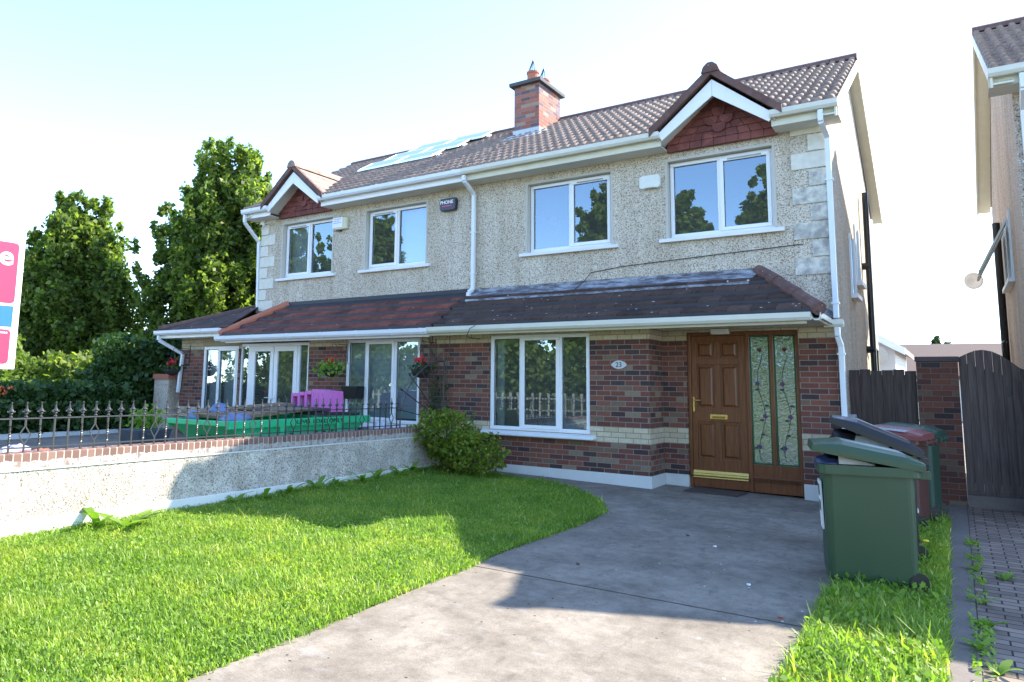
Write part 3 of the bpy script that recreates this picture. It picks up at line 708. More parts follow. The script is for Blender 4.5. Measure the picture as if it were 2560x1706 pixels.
# lower lean-to roofs: flat tile courses
LT0, LTZ0, LTZ1 = -1.02, 2.425, 3.08      # gutter edge y,z ; abutment z at y=0
def leanto(par, x0, x1, hipx, side, m, name='bay_roof'):
    """x0..x1 at the gutter; hip on the outer end from (hipx, y=0) to the gutter corner"""
    nc = 4; mb = MB(); drk = MB()
    for c in range(nc):
        t0, t1 = c/nc, min(1, (c+1)/nc+.02)
        ya, yb = LT0*(1-t0), LT0*(1-t1); za, zb_ = LTZ0+(LTZ1-LTZ0)*t0+.072, LTZ0+(LTZ1-LTZ0)*t1+.006
        if c == 0: ya -= .02
        if side > 0: xa0, xa1 = x0, x1+(hipx-x1)*t0; xb0, xb1 = x0, x1+(hipx-x1)*t1
        else: xa0, xa1 = x0+(hipx-x0)*t0, x1; xb0, xb1 = x0+(hipx-x0)*t1, x1
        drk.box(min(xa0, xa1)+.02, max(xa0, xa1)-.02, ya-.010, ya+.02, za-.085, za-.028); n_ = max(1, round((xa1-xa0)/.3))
        for j in range(n_):
            f0, f1 = j/n_, (j+1)/n_; wob = random.uniform(-.004, .004); wy = random.uniform(-.006, .006)
            p0, p1 = xa0+(xa1-xa0)*f0+.0015, xa0+(xa1-xa0)*f1-.0015; q0, q1 = xb0+(xb1-xb0)*f0+.0015, xb0+(xb1-xb0)*f1-.0015
            mb.hexa([(p0, ya+wy, za-.03), (p1, ya+wy, za-.03), (q1, yb, zb_-.02), (q0, yb, zb_-.02)], [(p0, ya+wy, za+wob), (p1, ya+wy, za+wob), (q1, yb, zb_), (q0, yb, zb_)])
    o = mb.build(name, m, par); drk.build('course_shadow', M_LEAD_B, o)  # dark strips stand in for the shadow line under each tile course
    # underlay closes gaps, side slope of the hip
    u = MB(); e = x1 if side > 0 else x0
    if side > 0: u.add([(x0, LT0, LTZ0-.01), (x1, LT0, LTZ0-.01), (hipx, 0, LTZ1-.02), (x0, 0, LTZ1-.02), (x1+.02, -.0, LTZ0-.01)], [(0, 1, 2, 3), (1, 4, 2)])
    else: u.add([(x0, LT0, LTZ0-.01), (x1, LT0, LTZ0-.01), (x1, 0, LTZ1-.02), (hipx, 0, LTZ1-.02), (x0-.02, 0, LTZ0-.01)], [(0, 1, 2, 3), (4, 0, 3)])
    u.build('roof_underlay', M_FDARK, o)
    hp = MB(); p = Vector((e, LT0-.02, LTZ0+.03)); q = Vector((hipx, .0, LTZ1+.05)); k = 3
    for i in range(k):
        a = p.lerp(q, i/k); b = p.lerp(q, (i+1)/k+.03); hp.tube([a+Vector((0, 0, .005*i)), b], [.088, .08], 10)
    hp.build('hip_tiles', M_RIDGE if side > 0 else M_TERRA, o)
    return o
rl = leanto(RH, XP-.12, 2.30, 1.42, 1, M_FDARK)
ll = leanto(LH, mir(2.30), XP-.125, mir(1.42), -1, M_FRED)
fl = MB(); fl.box(XP, 1.38, -.015, -.002, LTZ1-.05, LTZ1+.10)
fl.hexa([(XP, -.27, 2.925), (1.32, -.27, 2.925), (1.4, -.005, LTZ1+.01), (XP, -.005, LTZ1+.01)], [(XP, -.27, 2.955), (1.32, -.27, 2.955), (1.4, -.005, LTZ1+.045), (XP, -.005, LTZ1+.045)])
for q in (0.012,):
    fl.hexa([(1.36, -.016, LTZ1+.02), (1.5, -.016, LTZ1+.02), (2.34, -.016, 2.36), (2.26, -.016, 2.36)], [(1.36, -.003, LTZ1+.1), (1.42, -.003, LTZ1+.1), (2.335, -.003, 2.50), (2.28, -.003, 2.44)])
fl.build('flashing', M_FLASH, RH)
side_fl = MB().prism([(1.40, 3.13), (1.44, 3.17), (2.335, 2.47), (2.335, 2.37), (2.24, 2.37)], -.03, -.003, 'y').build('stepped_flashing', M_FLASH, RH)
fb = MB(); fb.box(mir(1.42), XP-.02, -.015, -.002, LTZ1-.02, LTZ1+.11)
fb.hexa([(mir(1.32), -.25, 2.935), (XP-.05, -.25, 2.935), (XP-.05, -.005, LTZ1+.01), (mir(1.42), -.005, LTZ1+.01)], [(mir(1.32), -.25, 2.965), (XP-.05, -.25, 2.965), (XP-.05, -.005, LTZ1+.045), (mir(1.42), -.005, LTZ1+.045)])
fb.build('flashing', M_LEAD_B, LH)
# lower fascia, soffit, gutter
GY = LT0-.0
MB().box(XP-.22, 2.14, GY+.02, GY+.045, 2.285, 2.42).build('lower_fascia', M_FASC, RH)
MB().box(XP, 2.33, GY+.045, -.3, 2.335, 2.35).build('porch_soffit', M_SOFF, RH)
MB().box(0.0, 2.33, -.3, -.003, 2.337, 2.352).build('porch_soffit', M_SOFF, RH)
gutter(XP-.2, 2.20, GY+.015, 2.405, M_CREAM, RH, (), 'lower_gutter')
rg = MB().prism([(2.19+a, 2.405+b) for a, b in GP], GY+.0, -.10, 'y'); rg.build('gutter_return', M_CREAM, RH)
rg = MB().prism([(-.06-a, 2.385+b) for a, b in GP], 2.22, 2.45, 'x'); rg.build('gutter_return', M_CREAM, RH)
MB().box(mir(2.14), XP-.225, GY+.02, GY+.045, 2.27, 2.41).build('lower_fascia', M_UPVC, LH)
MB().box(mir(2.33), XP-.005, GY+.045, BAY+.05, 2.30, 2.315).build('bay_soffit', M_UPVC, LH)
gutter(mir(2.36), XP-.205, GY+.015, 2.395, M_PIPE, LH, [-8.9, -8.0, -7.0, -6.1, -5.2, -4.4, -3.75], 'lower_gutter')
downpipe([(XP+.03, -.40, 5.17), (XP+.03, -.40, 5.07), (XP+.03, -.07, 4.90), (XP+.03, -.07, 3.16), (XP+.0, -.16, 3.10), (XP-.0, -.16, 3.03)], LH, brackets=[(XP+.03, -.07, 4.2), (XP+.03, -.07, 3.45)])
downpipe([(2.33, -.40, 5.18), (2.33, -.40, 5.02), (2.36, -.07, 4.90), (2.36, -.07, 2.42)], RH, brackets=[(2.36, -.07, 4.3), (2.36, -.07, 2.62)])
downpipe([(2.37, -.11, 2.36), (2.37, -.11, 2.18), (2.40, -.06, 2.05), (2.40, -.06, .9), (2.42, -.06, .12)], RH, brackets=[(2.40, -.06, 1.95), (2.40, -.06, .8)])
downpipe([(mir(VG)+.05, -.40, 5.18), (mir(VG)+.05, -.40, 5.0), (XL-.08, -.02, 4.62), (XL-.08, .04, 3.0)], LH)
# ---- ground floor brickwork, right house
GW = (-2.70, -.925, .765, 2.29)
br = wall(XP, 0, .232, 2.34, BAY, .25, [GW]); br.build('brick_wall', M_BRICK, RH)
MB().box(-.22, -.001, BAY+.25, -.001, .232, 2.335).build('brick_return', M_BRICK, RH)
wall(.001, XR+.001, .232, 2.352, -.001, .28, [(.35, 1.873, .232, 2.29)]).build('porch_wall', M_BRICK, RH)
MB().box(XR-.01, XR+.006, .0, .11, .232, 2.352).build('brick_corner', M_BRICK, RH)
pl = MB(); pl.box(XP, .012, BAY-.012, BAY+.2, -.05, .232); pl.box(-.2, .012, BAY+.2, -.012, -.05, .232); pl.box(.012, .35, -.012, .2, -.05, .232); MB().box(1.873, XR+.015, -.012, .25, -.05, .232).build('plinth', M_REND, RH, bevel=.004)
pl.build('plinth', M_REND, RH, bevel=.004)
window(RH, GW[0]+.005, GW[1]-.005, GW[2]+.004, GW[3]-.003, BAY+.02, [(GW[0]+.005, -2.12, False), (-2.12, -1.43, True), (-1.43, GW[1]-.005, False)], .06, vent=False, depth=.08)
MB().hexa([(GW[0]-.14, BAY-.13, .69), (GW[1]+.10, BAY-.13, .69), (GW[1]+.10, BAY+.02, .70), (GW[0]-.14, BAY+.02, .70)], [(GW[0]-.14, BAY-.13, .735), (GW[1]+.10, BAY-.13, .735), (GW[1]+.10, BAY+.04, .766), (GW[0]-.14, BAY+.04, .766)]).build('window_sill', M_SILL, RH, bevel=.012)
# room behind
rm = MB(); rm.box(XP+.3, -.25, 2.2, 2.3, .1, 2.5); rm.box(XP+.02, XP+.1, BAY+.3, 2.2, .1, 2.5); rm.box(XP+.1, -.23, BAY+.3, 2.9, .05, .1)
rm.build('room_wall', plain('room_paint', (.24, .27, .27), .9, .1, 1), RH)
MB().box(GW[0]+.07, GW[0]+.2, BAY+.14, BAY+.17, .8, 2.25).build('curtain', plain('curtain', (.42, .48, .46), .9, .15, 12), RH)
# front door
dy = .06
df = MB(); df.box(.352, .40, dy-.02, dy+.06, .06, 2.288); df.box(1.172, 1.225, dy-.02, dy+.06, .06, 2.288); df.box(.40, 1.172, dy-.02, dy+.06, 2.238, 2.288); df.box(1.225, 1.871, dy-.02, dy+.06, 2.228, 2.288); df.box(1.822, 1.871, dy-.02, dy+.06, .06, 2.228)
df.box(1.492, 1.543, dy-.02, dy+.06, .44, 2.228); df.box(1.225, 1.822, dy-.01, dy+.05, .26, .44); df.box(1.225, 1.822, dy-.003, dy+.05, .06, .26); df.box(1.215, 1.85, dy-.03, dy+.05, .25, .27)
dfo = df.build('door_frame', M_DOOR, RH, bevel=.006)
dl = MB(); X0, X1 = .402, 1.170
rails = [(.07, .47), (1.0, 1.19), (1.817, 1.91), (2.155, 2.236)]
dl.box(X0, .473, dy, dy+.045, .07, 2.236); [dl.box(.73, .811, dy, dy+.045, za_, zb2_) for za_, zb2_ in ((.47, 1.0), (1.19, 1.817), (1.91, 2.155))]; dl.box(1.068, X1, dy, dy+.045, .07, 2.236)
for a, b in rails: dl.box(.473, 1.068, dy, dy+.045, a, b)
dlo = dl.build('door', M_DOOR, RH, bevel=.004)
for (xa, xb) in ((.473, .73), (.811, 1.068)):
    for (za, zb_) in ((.47, 1.0), (1.19, 1.817), (1.91, 2.155)):
        p = MB(); p.box(xa, xb, dy+.025, dy+.035, za, zb_)
        i1, i2 = .028, .055
        p.hexa([(xa+i1, dy+.025, za+i1), (xb-i1, dy+.025, za+i1), (xb-i1, dy+.025, zb_-i1), (xa+i1, dy+.025, zb_-i1)], [(xa+i2, dy+.004, za+i2), (xb-i2, dy+.004, za+i2), (xb-i2, dy+.004, zb_-i2), (xa+i2, dy+.004, zb_-i2)])
        p.build('door_panel', M_DOOR, dlo)
lb = MB().box(.655, .90, dy-.014, dy, 1.035, 1.105).build('letterbox', M_BRASS, dlo, bevel=.006)
MB().box(.69, .865, dy-.02, dy-.014, 1.05, 1.078).build('letterbox_flap', plain('dark_brass', (.3, .2, .07), .35, .1, 8, .5, .9), lb)
hd = MB().box(.418, .442, dy-.012, dy, 1.14, 1.35); hd.tube([(.43, dy-.01, 1.30), (.43, dy-.05, 1.30), (.54, dy-.05, 1.30)], .009, 8); hd.build('door_handle', M_BRASS, dlo)
MB().lathe([(.018, 0), (.018, .01)], (0, 0, 0), 12)
wb = MB(); wb.hexa([(.405, dy-.03, .205), (1.165, dy-.03, .205), (1.165, dy, .20), (.405, dy, .20)], [(.405, dy-.01, .305), (1.165, dy-.01, .305), (1.165, dy, .305), (.405, dy, .305)]); wb.box(.405, 1.165, dy-.034, dy-.01, .235, .243); wb.box(.405, 1.165, dy-.03, dy-.01, .265, .272)
wb.build('weather_bar', M_BRASS, dlo)
for (xa, xb) in ((1.225, 1.492), (1.543, 1.822)):
    g = MB().add([(xa, dy+.02, .44), (xb, dy+.02, .44), (xb, dy+.02, 2.228), (xa, dy+.02, 2.228)], [(0, 1, 2, 3)]).build('leaded_sidelight', M_WAVY, dfo)
    e = MB(); t = .022
    e.box(xa, xb, dy+.01, dy+.018, .44, .44+t); e.box(xa, xb, dy+.01, dy+.018, 2.228-t, 2.228); e.box(xa, xa+t, dy+.01, dy+.018, .44+t, 2.228-t); e.box(xb-t, xb, dy+.01, dy+.018, .44+t, 2.228-t)
    e.build('green_glass_border', plain('green_glass', (.02, .09, .04), .2), g)
    s = MB(); xm = (xa+xb)/2; pts = [(xm+.045*math.sin(z*6.5+.6), dy+.012, z) for z in np.linspace(.5, 1.95, 40)]
    s.tube(pts, .0035, 5)
    for k, z in enumerate((.62, .80, 1.0, 1.2, 1.42)):
        sx = 1 if k % 2 else -1; x_ = xm+.045*math.sin(z*6.5+.6); s.tube([(x_, dy+.012, z), (x_+sx*.04, dy+.012, z+.045), (xm+sx*.115, dy+.012, z+.02)], .003, 5)
        s.prism([(x_+sx*.03+.03*math.cos(t_), z+.05+.016*math.sin(t_)) for t_ in np.linspace(0, 2*PI, 9)[:-1]], dy+.008, dy+.014, 'y')
    s.build('lead_stem', plain('lead_came', (.03, .05, .035), .5), g)
    for z in (.68, 1.10, 1.55): 
        fl_ = MB()
        x_ = xm+.045*math.sin(z*6.5+.6)
        for a in range(5): fl_.prism([(x_+.02*math.cos(a*1.257)+.014*math.cos(t_), z+.02*math.sin(a*1.257)+.014*math.sin(t_)) for t_ in np.linspace(0, 2*PI, 8)[:-1]], dy+.006, dy+.011-.0007*a, 'y')
        fl_.build('purple_flower', plain('purple_glass', (.11, .05, .13), .3), g)
    tp = MB().prism([(xm-.028, 2.06), (xm-.03, 2.02), (xm, 1.985), (xm+.03, 2.02), (xm+.028, 2.06), (xm+.012, 2.035), (xm, 2.06), (xm-.012, 2.035)], dy+.006, dy+.012, 'y').build('red_tulip', plain('red_glass', (.10, .01, .015), .3), g)
MB().box(.40, 1.82, .9, .95, .1, 2.3).build('hall_wall', MT['room_paint'], RH)
MB().box(.72, .98, -.06, dy-.03, 2.25, 2.33).build('porch_light', plain('lamp_cover', (.75, .74, .68), .3), RH, bevel=.015)
# ---- ground floor, left house
LW = (mir(GW[1]), mir(GW[0]), GW[2], GW[3])       # blinds window
wall(-6.92, XP-.001, .232, 2.34, BAY, .25, [LW]).build('brick_wall', M_BRICK, LH)
window(LH, LW[0]+.005, LW[1]-.005, LW[2]+.004, LW[3]-.003, BAY+.02, [(LW[0]+.005, mir(-1.43), False), (mir(-1.43), mir(-2.12), True), (mir(-2.12), LW[1]-.005, False)], .06, vent=False, depth=.08)
MB().hexa([(LW[0]-.10, BAY-.13, .66), (LW[1]+.14, BAY-.13, .66), (LW[1]+.14, BAY+.02, .67), (LW[0]-.10, BAY+.02, .67)], [(LW[0]-.10, BAY-.13, .71), (LW[1]+.14, BAY-.13, .71), (LW[1]+.14, BAY+.04, .763), (LW[0]-.10, BAY+.04, .763)]).build('window_sill', M_SILL, LH, bevel=.012)
bl = MB()
for i in range(60): z = .86+i*.023; bl.hexa([(LW[0]+.03, BAY+.12, z), (LW[1]-.03, BAY+.12, z), (LW[1]-.03, BAY+.13, z+.018), (LW[0]+.03, BAY+.13, z+.018)], [(LW[0]+.03, BAY+.118, z+.002), (LW[1]-.03, BAY+.118, z+.002), (LW[1]-.03, BAY+.128, z+.02), (LW[0]+.03, BAY+.128, z+.02)])
bl.build('venetian_blind', plain('blind_slats', (.62, .70, .72), .5, .05), LH)
FX = -8.98
# french door screen
fr = MB(); zt, zb0 = 2.27, .12
fr.box(-8.98, -6.93, BAY+.01, BAY+.07, zt-.06, zt); fr.box(-8.98, -6.93, BAY+.01, BAY+.07, zb0, zb0+.08)
for a, b in ((-8.98, -8.95), (-8.745, -8.62), (-7.25, -7.19), (-6.965, -6.93)): fr.box(a, b, BAY+.01, BAY+.07, zb0+.08, zt-.06)
fro = fr.build('french_door_frame', M_UPVC, LH, bevel=.006)
for a, b in ((-8.95, -8.745), (-7.19, -6.965)):
    MB().add([(a, BAY+.04, zb0+.08), (b, BAY+.04, zb0+.08), (b, BAY+.04, zt-.06), (a, BAY+.04, zt-.06)], [(0, 1, 2, 3)]).build('side_pane', M_GLASS, fro)
for a, b, hx in ((-8.62, -7.945, -8.02), (-7.925, -7.25, -7.86)):
    d = MB(); y0, y1 = BAY-.005, BAY+.045
    d.box(a, b, y0, y1, zb0+.08, zb0+.24); d.box(a, b, y0, y1, zt-.17, zt-.06); d.box(a, a+.1, y0, y1, zb0+.24, zt-.17); d.box(b-.1, b, y0, y1, zb0+.24, zt-.17)
    do = d.build('french_door', M_UPVC, fro, bevel=.006)
    MB().add([(a+.1, BAY+.02, zb0+.24), (b-.1, BAY+.02, zb0+.24), (b-.1, BAY+.02, zt-.17), (a+.1, BAY+.02, zt-.17)], [(0, 1, 2, 3)]).build('pane', M_GLASS, do)
    MB().box(hx-.012, hx+.012, y0-.012, y0, 1.0, 1.2).tube([(hx, y0-.01, 1.15), (hx, y0-.04, 1.15), (hx-.1, y0-.04, 1.15)], .008, 6).build('handle', M_UPVC, do)
# extension on the left
EX0, EX1 = -11.08, -8.98; EW = (-10.26, -9.06, .80, 2.23)
wall(EX0, EX1, .2, 2.5, BAY, .25, [EW]).build('extension_wall', M_BRICK, LH)
MB().box(EX0-.001, EX0+.25, BAY+.25, 3.0, 0, 2.5).build('extension_side_wall', M_BRICK, LH)
MB().box(EX0-.01, -6.93, BAY-.01, BAY+.2, -.05, .235).build('plinth', M_REND, LH)
MB().box(-10.28, EX1, BAY-.012, BAY-.002, 2.235, 2.42).build('soldier_course', brickmat('soldier_brick', False, .225, .075, [(0, (.45, .36, .22)), (1, (.55, .46, .3))]), LH)
window(LH, EW[0], EW[1], EW[2], EW[3], BAY+.01, [(EW[0], -9.74, False), (-9.74, EW[1], True)], .065, vent=False, depth=.08)
nc_ = MB()
for a, b in ((-10.2, -9.78), (-9.68, -9.1)): nc_.box(a, b, BAY+.16, BAY+.165, .85, 2.2)
nc_.build('net_curtain', plain('net_curtain', (.5, .58, .6), .9, .1, 12), LH)
xr = MB(); 
ez = 2.60; ey = -1.0; exl = EX0-.33
xr.add([(exl, ey, ez), (-9.0, ey, ez), (-9.19, 0.02, ez+.55), (-9.19, 1.6, ez+.95), (exl, 3.2, ez)], [(0, 1, 2, 3), (0, 3, 4)])
xr.add([(exl, ey, ez-.03), (-9.0, ey, ez-.03), (-9.19, 0.02, ez+.52), (-9.19, 1.6, ez+.92), (exl, 3.2, ez-.03)], [(3, 2, 1, 0), (4, 3, 0)])
exr = xr.build('extension_roof', M_FDARK, LH)
MB().tube([(exl, ey, ez+.02), (-9.19, 1.6, ez+.98)], .075, 8).build('hip_tiles', M_RIDGE, exr)
MB().box(exl+.02, -9.05, ey+.03, ey+.055, 2.42, 2.57).build('extension_fascia', M_UPVC, LH)
MB().box(exl+.02, -9.05, ey+.055, BAY, 2.42, 2.44).build('extension_soffit', M_UPVC, LH)
gutter(exl-.05, -9.12, ey+.03, 2.575, M_PIPE, LH, [-10.7, -9.8], 'extension_gutter')
downpipe([(exl+.08, ey-.03, 2.48), (exl+.08, ey-.03, 2.38), (EX0+.12, BAY-.05, 2.08), (EX0+.03, BAY-.05, 1.2)], LH)
lr = MB(); lr.box(EX0+.3, XP-.3, 2.2, 2.3, .1, 2.5); lr.box(EX0+.3, XP-.1, BAY+.3, 2.9, .05, .1); lr.box(EX0+.3, XP-.1, BAY+.3, 3.0, 2.44, 2.49)
lr.build('room_wall', M_INT, LH)

# ------------------------------------------------------------------ fittings on the front walls
def alarm(name, label, x0, x1, z0, z1, body, y=-.0):
    t = thing(name, label, 'alarm box', ((x0+x1)/2, -.0, z0), 0)
    return t
a1 = thing('alarm_box', 'dark rounded alarm box reading PHONE, near the central downpipe', 'alarm box', (-3.975, 0, 4.65))
MB().prism([(-4.15, 4.70), (-4.12, 4.67), (-3.83, 4.67), (-3.80, 4.70), (-3.79, 4.86), (-3.82, 4.905), (-4.13, 4.905), (-4.16, 4.86)], -.09, 0, 'y').build('housing', plain('alarm_navy', (.02, .02, .04), .3), a1, bevel=.012)
text('lettering', 'PHONE', .088, M_WHITE, (-3.99, -.093, 4.825), FRONT, a1, bold=True)
MB().box(-4.10, -3.88, -.095, -.0925, 4.745, 4.765).build('pink_line', plain('pink_line', (.55, .08, .2), .5), a1)
a2 = thing('alarm_box', 'small cream alarm box with white printed face, between the two left upstairs windows', 'alarm box', (-6.71, 0, 4.6))
MB().box(-6.90, -6.52, -.08, 0, 4.62, 4.87).build('housing', plain('alarm_cream', (.62, .6, .42), .5), a2, bevel=.02)
MB().box(-6.91, -6.63, -.088, -.081, 4.66, 4.87).build('face_plate', M_WHITE, a2)
tx = MB()
for i, z in enumerate((4.83, 4.79, 4.75)):
    for k in range(5-i % 2): tx.box(-6.88+k*.045, -6.85+k*.045, -.091, -.0885, z, z+.012)
tx.build('print', plain('blue_print', (.08, .2, .5), .5), a2)
MB().box(-6.82, -6.72, -.06, -.005, 4.59, 4.618).build('sounder', M_BLACKP, a2)
a3 = thing('alarm_box', 'plain white blank alarm box between the two right upstairs windows', 'alarm box', (-.14, 0, 4.5))
MB().prism([(-.30, 4.56), (-.24, 4.535), (-.20, 4.55), (-.06, 4.55), (-.02, 4.535), (.03, 4.56), (.03, 4.72), (.0, 4.75), (-.27, 4.75), (-.30, 4.72)], -.08, 0, 'y').build('housing', plain('alarm_white', (.72, .74, .68), .5), a3, bevel=.012)
c = thing('security_camera', 'small white security camera under the left eave corner', 'camera', (XL+.12, -.1, 5.0))
MB().blob((XL+.12, -.11, 4.98), (.055, .055, .055), 1, 12, 0).tube([(XL+.12, -.11, 5.02), (XL+.12, -.06, 5.085)], .03, 8).build('camera_body', M_WHITE, c, smooth=True)
MB().blob((XL+.125, -.15, 4.95), (.03, .03, .03), 1, 10, 0).build('camera_lens', M_BLACKP, c, smooth=True)
hn = thing('house_number_plate', 'oval white house number plate reading 23 on the red brick', 'sign', (-.455, BAY, 1.73))
MB().prism([(-.455+.105*math.cos(t)*(1 if abs(math.cos(t)) < .95 else 1.12), 1.80+.062*math.sin(t)) for t in np.linspace(0, 2*PI, 25)[:-1]], BAY-.018, BAY-.001, 'y').build('plate', plain('plate_grey', (.55, .56, .58), .4), hn, bevel=.004)
text('lettering', '23', .10, M_DARKTXT, (-.455, BAY-.021, 1.797), FRONT, hn)
dm = tag(MB().hexa([(.42, -.50, G(.4, -.5)+.002), (1.12, -.44, G(1.1, -.4)+.002), (1.16, -.03, G(1.1, 0)+.002), (.45, -.04, G(.4, 0)+.002)], [(.42, -.50, G(.4, -.5)+.018), (1.12, -.44, G(1.1, -.4)+.018), (1.16, -.03, G(1.1, 0)+.018), (.45, -.04, G(.4, 0)+.018)]).build('doormat', plain('coir', (.07, .05, .04), .95, .3, 30)), 'brown doormat lying in front of the panelled door', 'doormat')
mb_ = thing('utility_box', 'grey utility box on the side wall behind the bins', 'utility box', (2.4, .25, .85))
MB().box(2.345, 2.5, .1, .35, .9, 1.16).build('cabinet', M_GREYP, mb_, bevel=.01)
MB().tube([(2.39, .2, .9), (2.39, .2, .1)], .015, 8).build('conduit', M_GREYP, mb_)
cb = MB(); cb.tube([(2.0, -.02, 3.46), (.9, -.02, 3.42), (-.6, -.02, 3.36), (-1.15, -.02, 3.30), (-1.25, -.03, 3.18), (-1.4, -.2, 2.98)], .006, 6)
tag(cb.build('cable', M_BLACKP), 'thin black cable running above the dark bay roof flashing', 'cable')
cb = MB(); cb.tube([(-2.62, -1.16, 2.41), (-2.72, -1.17, 2.36), (-2.84, -1.08, 2.24), (-2.86, -.65, 2.23)], .006, 6)
tag(cb.build('cable', M_BLACKP), 'short loop of black wire over the lower gutter, above the left brick pier', 'cable')

# solar panels (2 x 2) on brackets above the left roof
def solar(i, x0, x1, t0, t1):
    y0, z0, y1, z1 = 1.34, rz(1.34)+.10, 2.93, rz(2.93)+.15
    P = lambda x, t, h: (x, y0+(y1-y0)*t, z0+(z1-z0)*t+h)
    lab = ['%s solar panel in the %s row on the left roof' % (a_, b_) for b_ in ('lowest', 'middle', 'top') for a_ in ('left', 'right')][i]
    s = thing('solar_panel', lab, 'solar panel', P((x0+x1)/2, (t0+t1)/2, -.1), 0, 'solar panels on the left roof')
    MB().hexa([P(x0+.03, t0+.012, 0), P(x1-.03, t0+.012, 0), P(x1-.03, t1-.012, 0), P(x0+.03, t1-.012, 0)], [P(x0+.03, t0+.012, .032), P(x1-.03, t0+.012, .032), P(x1-.03, t1-.012, .032), P(x0+.03, t1-.012, .032)]).build('cells', M_CELL, s)
    f = MB()
    for a in ((x0, x0+.03, t0, t1), (x1-.03, x1, t0, t1), (x0+.03, x1-.03, t0, t0+.012), (x0+.03, x1-.03, t1-.012, t1)):
        f.hexa([P(a[0], a[2], -.005), P(a[1], a[2], -.005), P(a[1], a[3], -.005), P(a[0], a[3], -.005)], [P(a[0], a[2], .037), P(a[1], a[2], .037), P(a[1], a[3], .037), P(a[0], a[3], .037)])
    f.build('panel_frame', plain('aluminium', (.75, .75, .73), .3, .05, 4, .5, .6), s)
    if i % 2:
        b = MB()
        for t in (t0+.1,): b.hexa([P(x0, t, -.05), P(x1+.12, t, -.05), P(x1+.12, t+.03, -.05), P(x0, t+.03, -.05)], [P(x0, t, -.007), P(x1+.12, t, -.007), P(x1+.12, t+.03, -.007), P(x0, t+.03, -.007)])
        b.build('mounting_rail', MT['aluminium'], s)
a = NM('solar_cells'); a.set((.012, .016, .03), .09, .8); M_CELL = a.m
a.b.inputs['Coat Weight'].default_value = .6; a.b.inputs['Coat Roughness'].default_value = .05
for q in range(3):
    for k in range(2): solar(2*q+k, -7.60+.30*q+1.09*k, -6.53+.30*q+1.09*k, q/3+.004, (q+1)/3-.004)

# hanging baskets
def basket(x, label, side, lush=True):
    y = -1.02; z = 1.72
    t = thing('hanging_basket', label, 'hanging basket', (x, y, z), 0, 'hanging flower baskets on the brick piers')
    MB().lathe([(.03, -.14), (.1, -.115), (.15, -.06), (.165, 0), (.15, 0), (.13, -.04)], (x, y, z), 18).build('bowl', plain('basket_liner', (.025, .022, .02), .9, .4, 20), t, smooth=True)
    c = MB()
    for k in range(3): a_ = k*2.09; c.tube([(x+.16*math.cos(a_), y+.16*math.sin(a_), z), (x, y, z+.42)], .0035, 5)
    c.build('chain', M_IRON, t)
    b = MB().tube([(x, y, z+.42), (x, y, z+.47), (x, BAY, z+.47)], .007, 6).tube([(x, BAY-.01, z+.55), (x, BAY-.01, z+.15)], .008, 6); b.tube([(x, BAY, z+.22), (x, BAY-.15, z+.33), (x, y+.08, z+.46)], .005, 6)
    b.build('wall_bracket', M_IRON, t)
    P = np.array([x, y, z+.03])+rng.normal(size=(420 if lush else 160, 3))*np.array([.11, .1, .06 if lush else .045])
    if lush: P[:140] += np.array([-.09, -.05, -.03])
    leaves('foliage', P, .045, M_WEED if lush else M_HEDGE, t)
    P = np.array([x-.02, y, z+.16])+rng.normal(size=(70, 3))*np.array([.045, .045, .035])
    leaves('flowers', P, .035, M_RED, t)
basket(-5.87, 'lush hanging basket with trailing green leaves, between the french doors and the blinds window', 1)
basket(-3.80, 'dark hanging basket with bright red flowers, beside the iron trellis', 1, False)
basket(-10.75, 'dark hanging basket at the far left corner of the left house', 1, False)
pb = thing('planter', 'small black wall box on the brick below the middle hanging basket', 'planter', (-5.62, BAY-.1, 1.22))
MB().hexa([(-5.78, BAY-.16, 1.18), (-5.48, BAY-.16, 1.18), (-5.48, BAY, 1.18), (-5.78, BAY, 1.18)], [(-5.85, BAY-.2, 1.42), (-5.42, BAY-.2, 1.42), (-5.42, BAY, 1.42), (-5.85, BAY, 1.42)]).build('box', M_BLACKP, pb, bevel=.01)

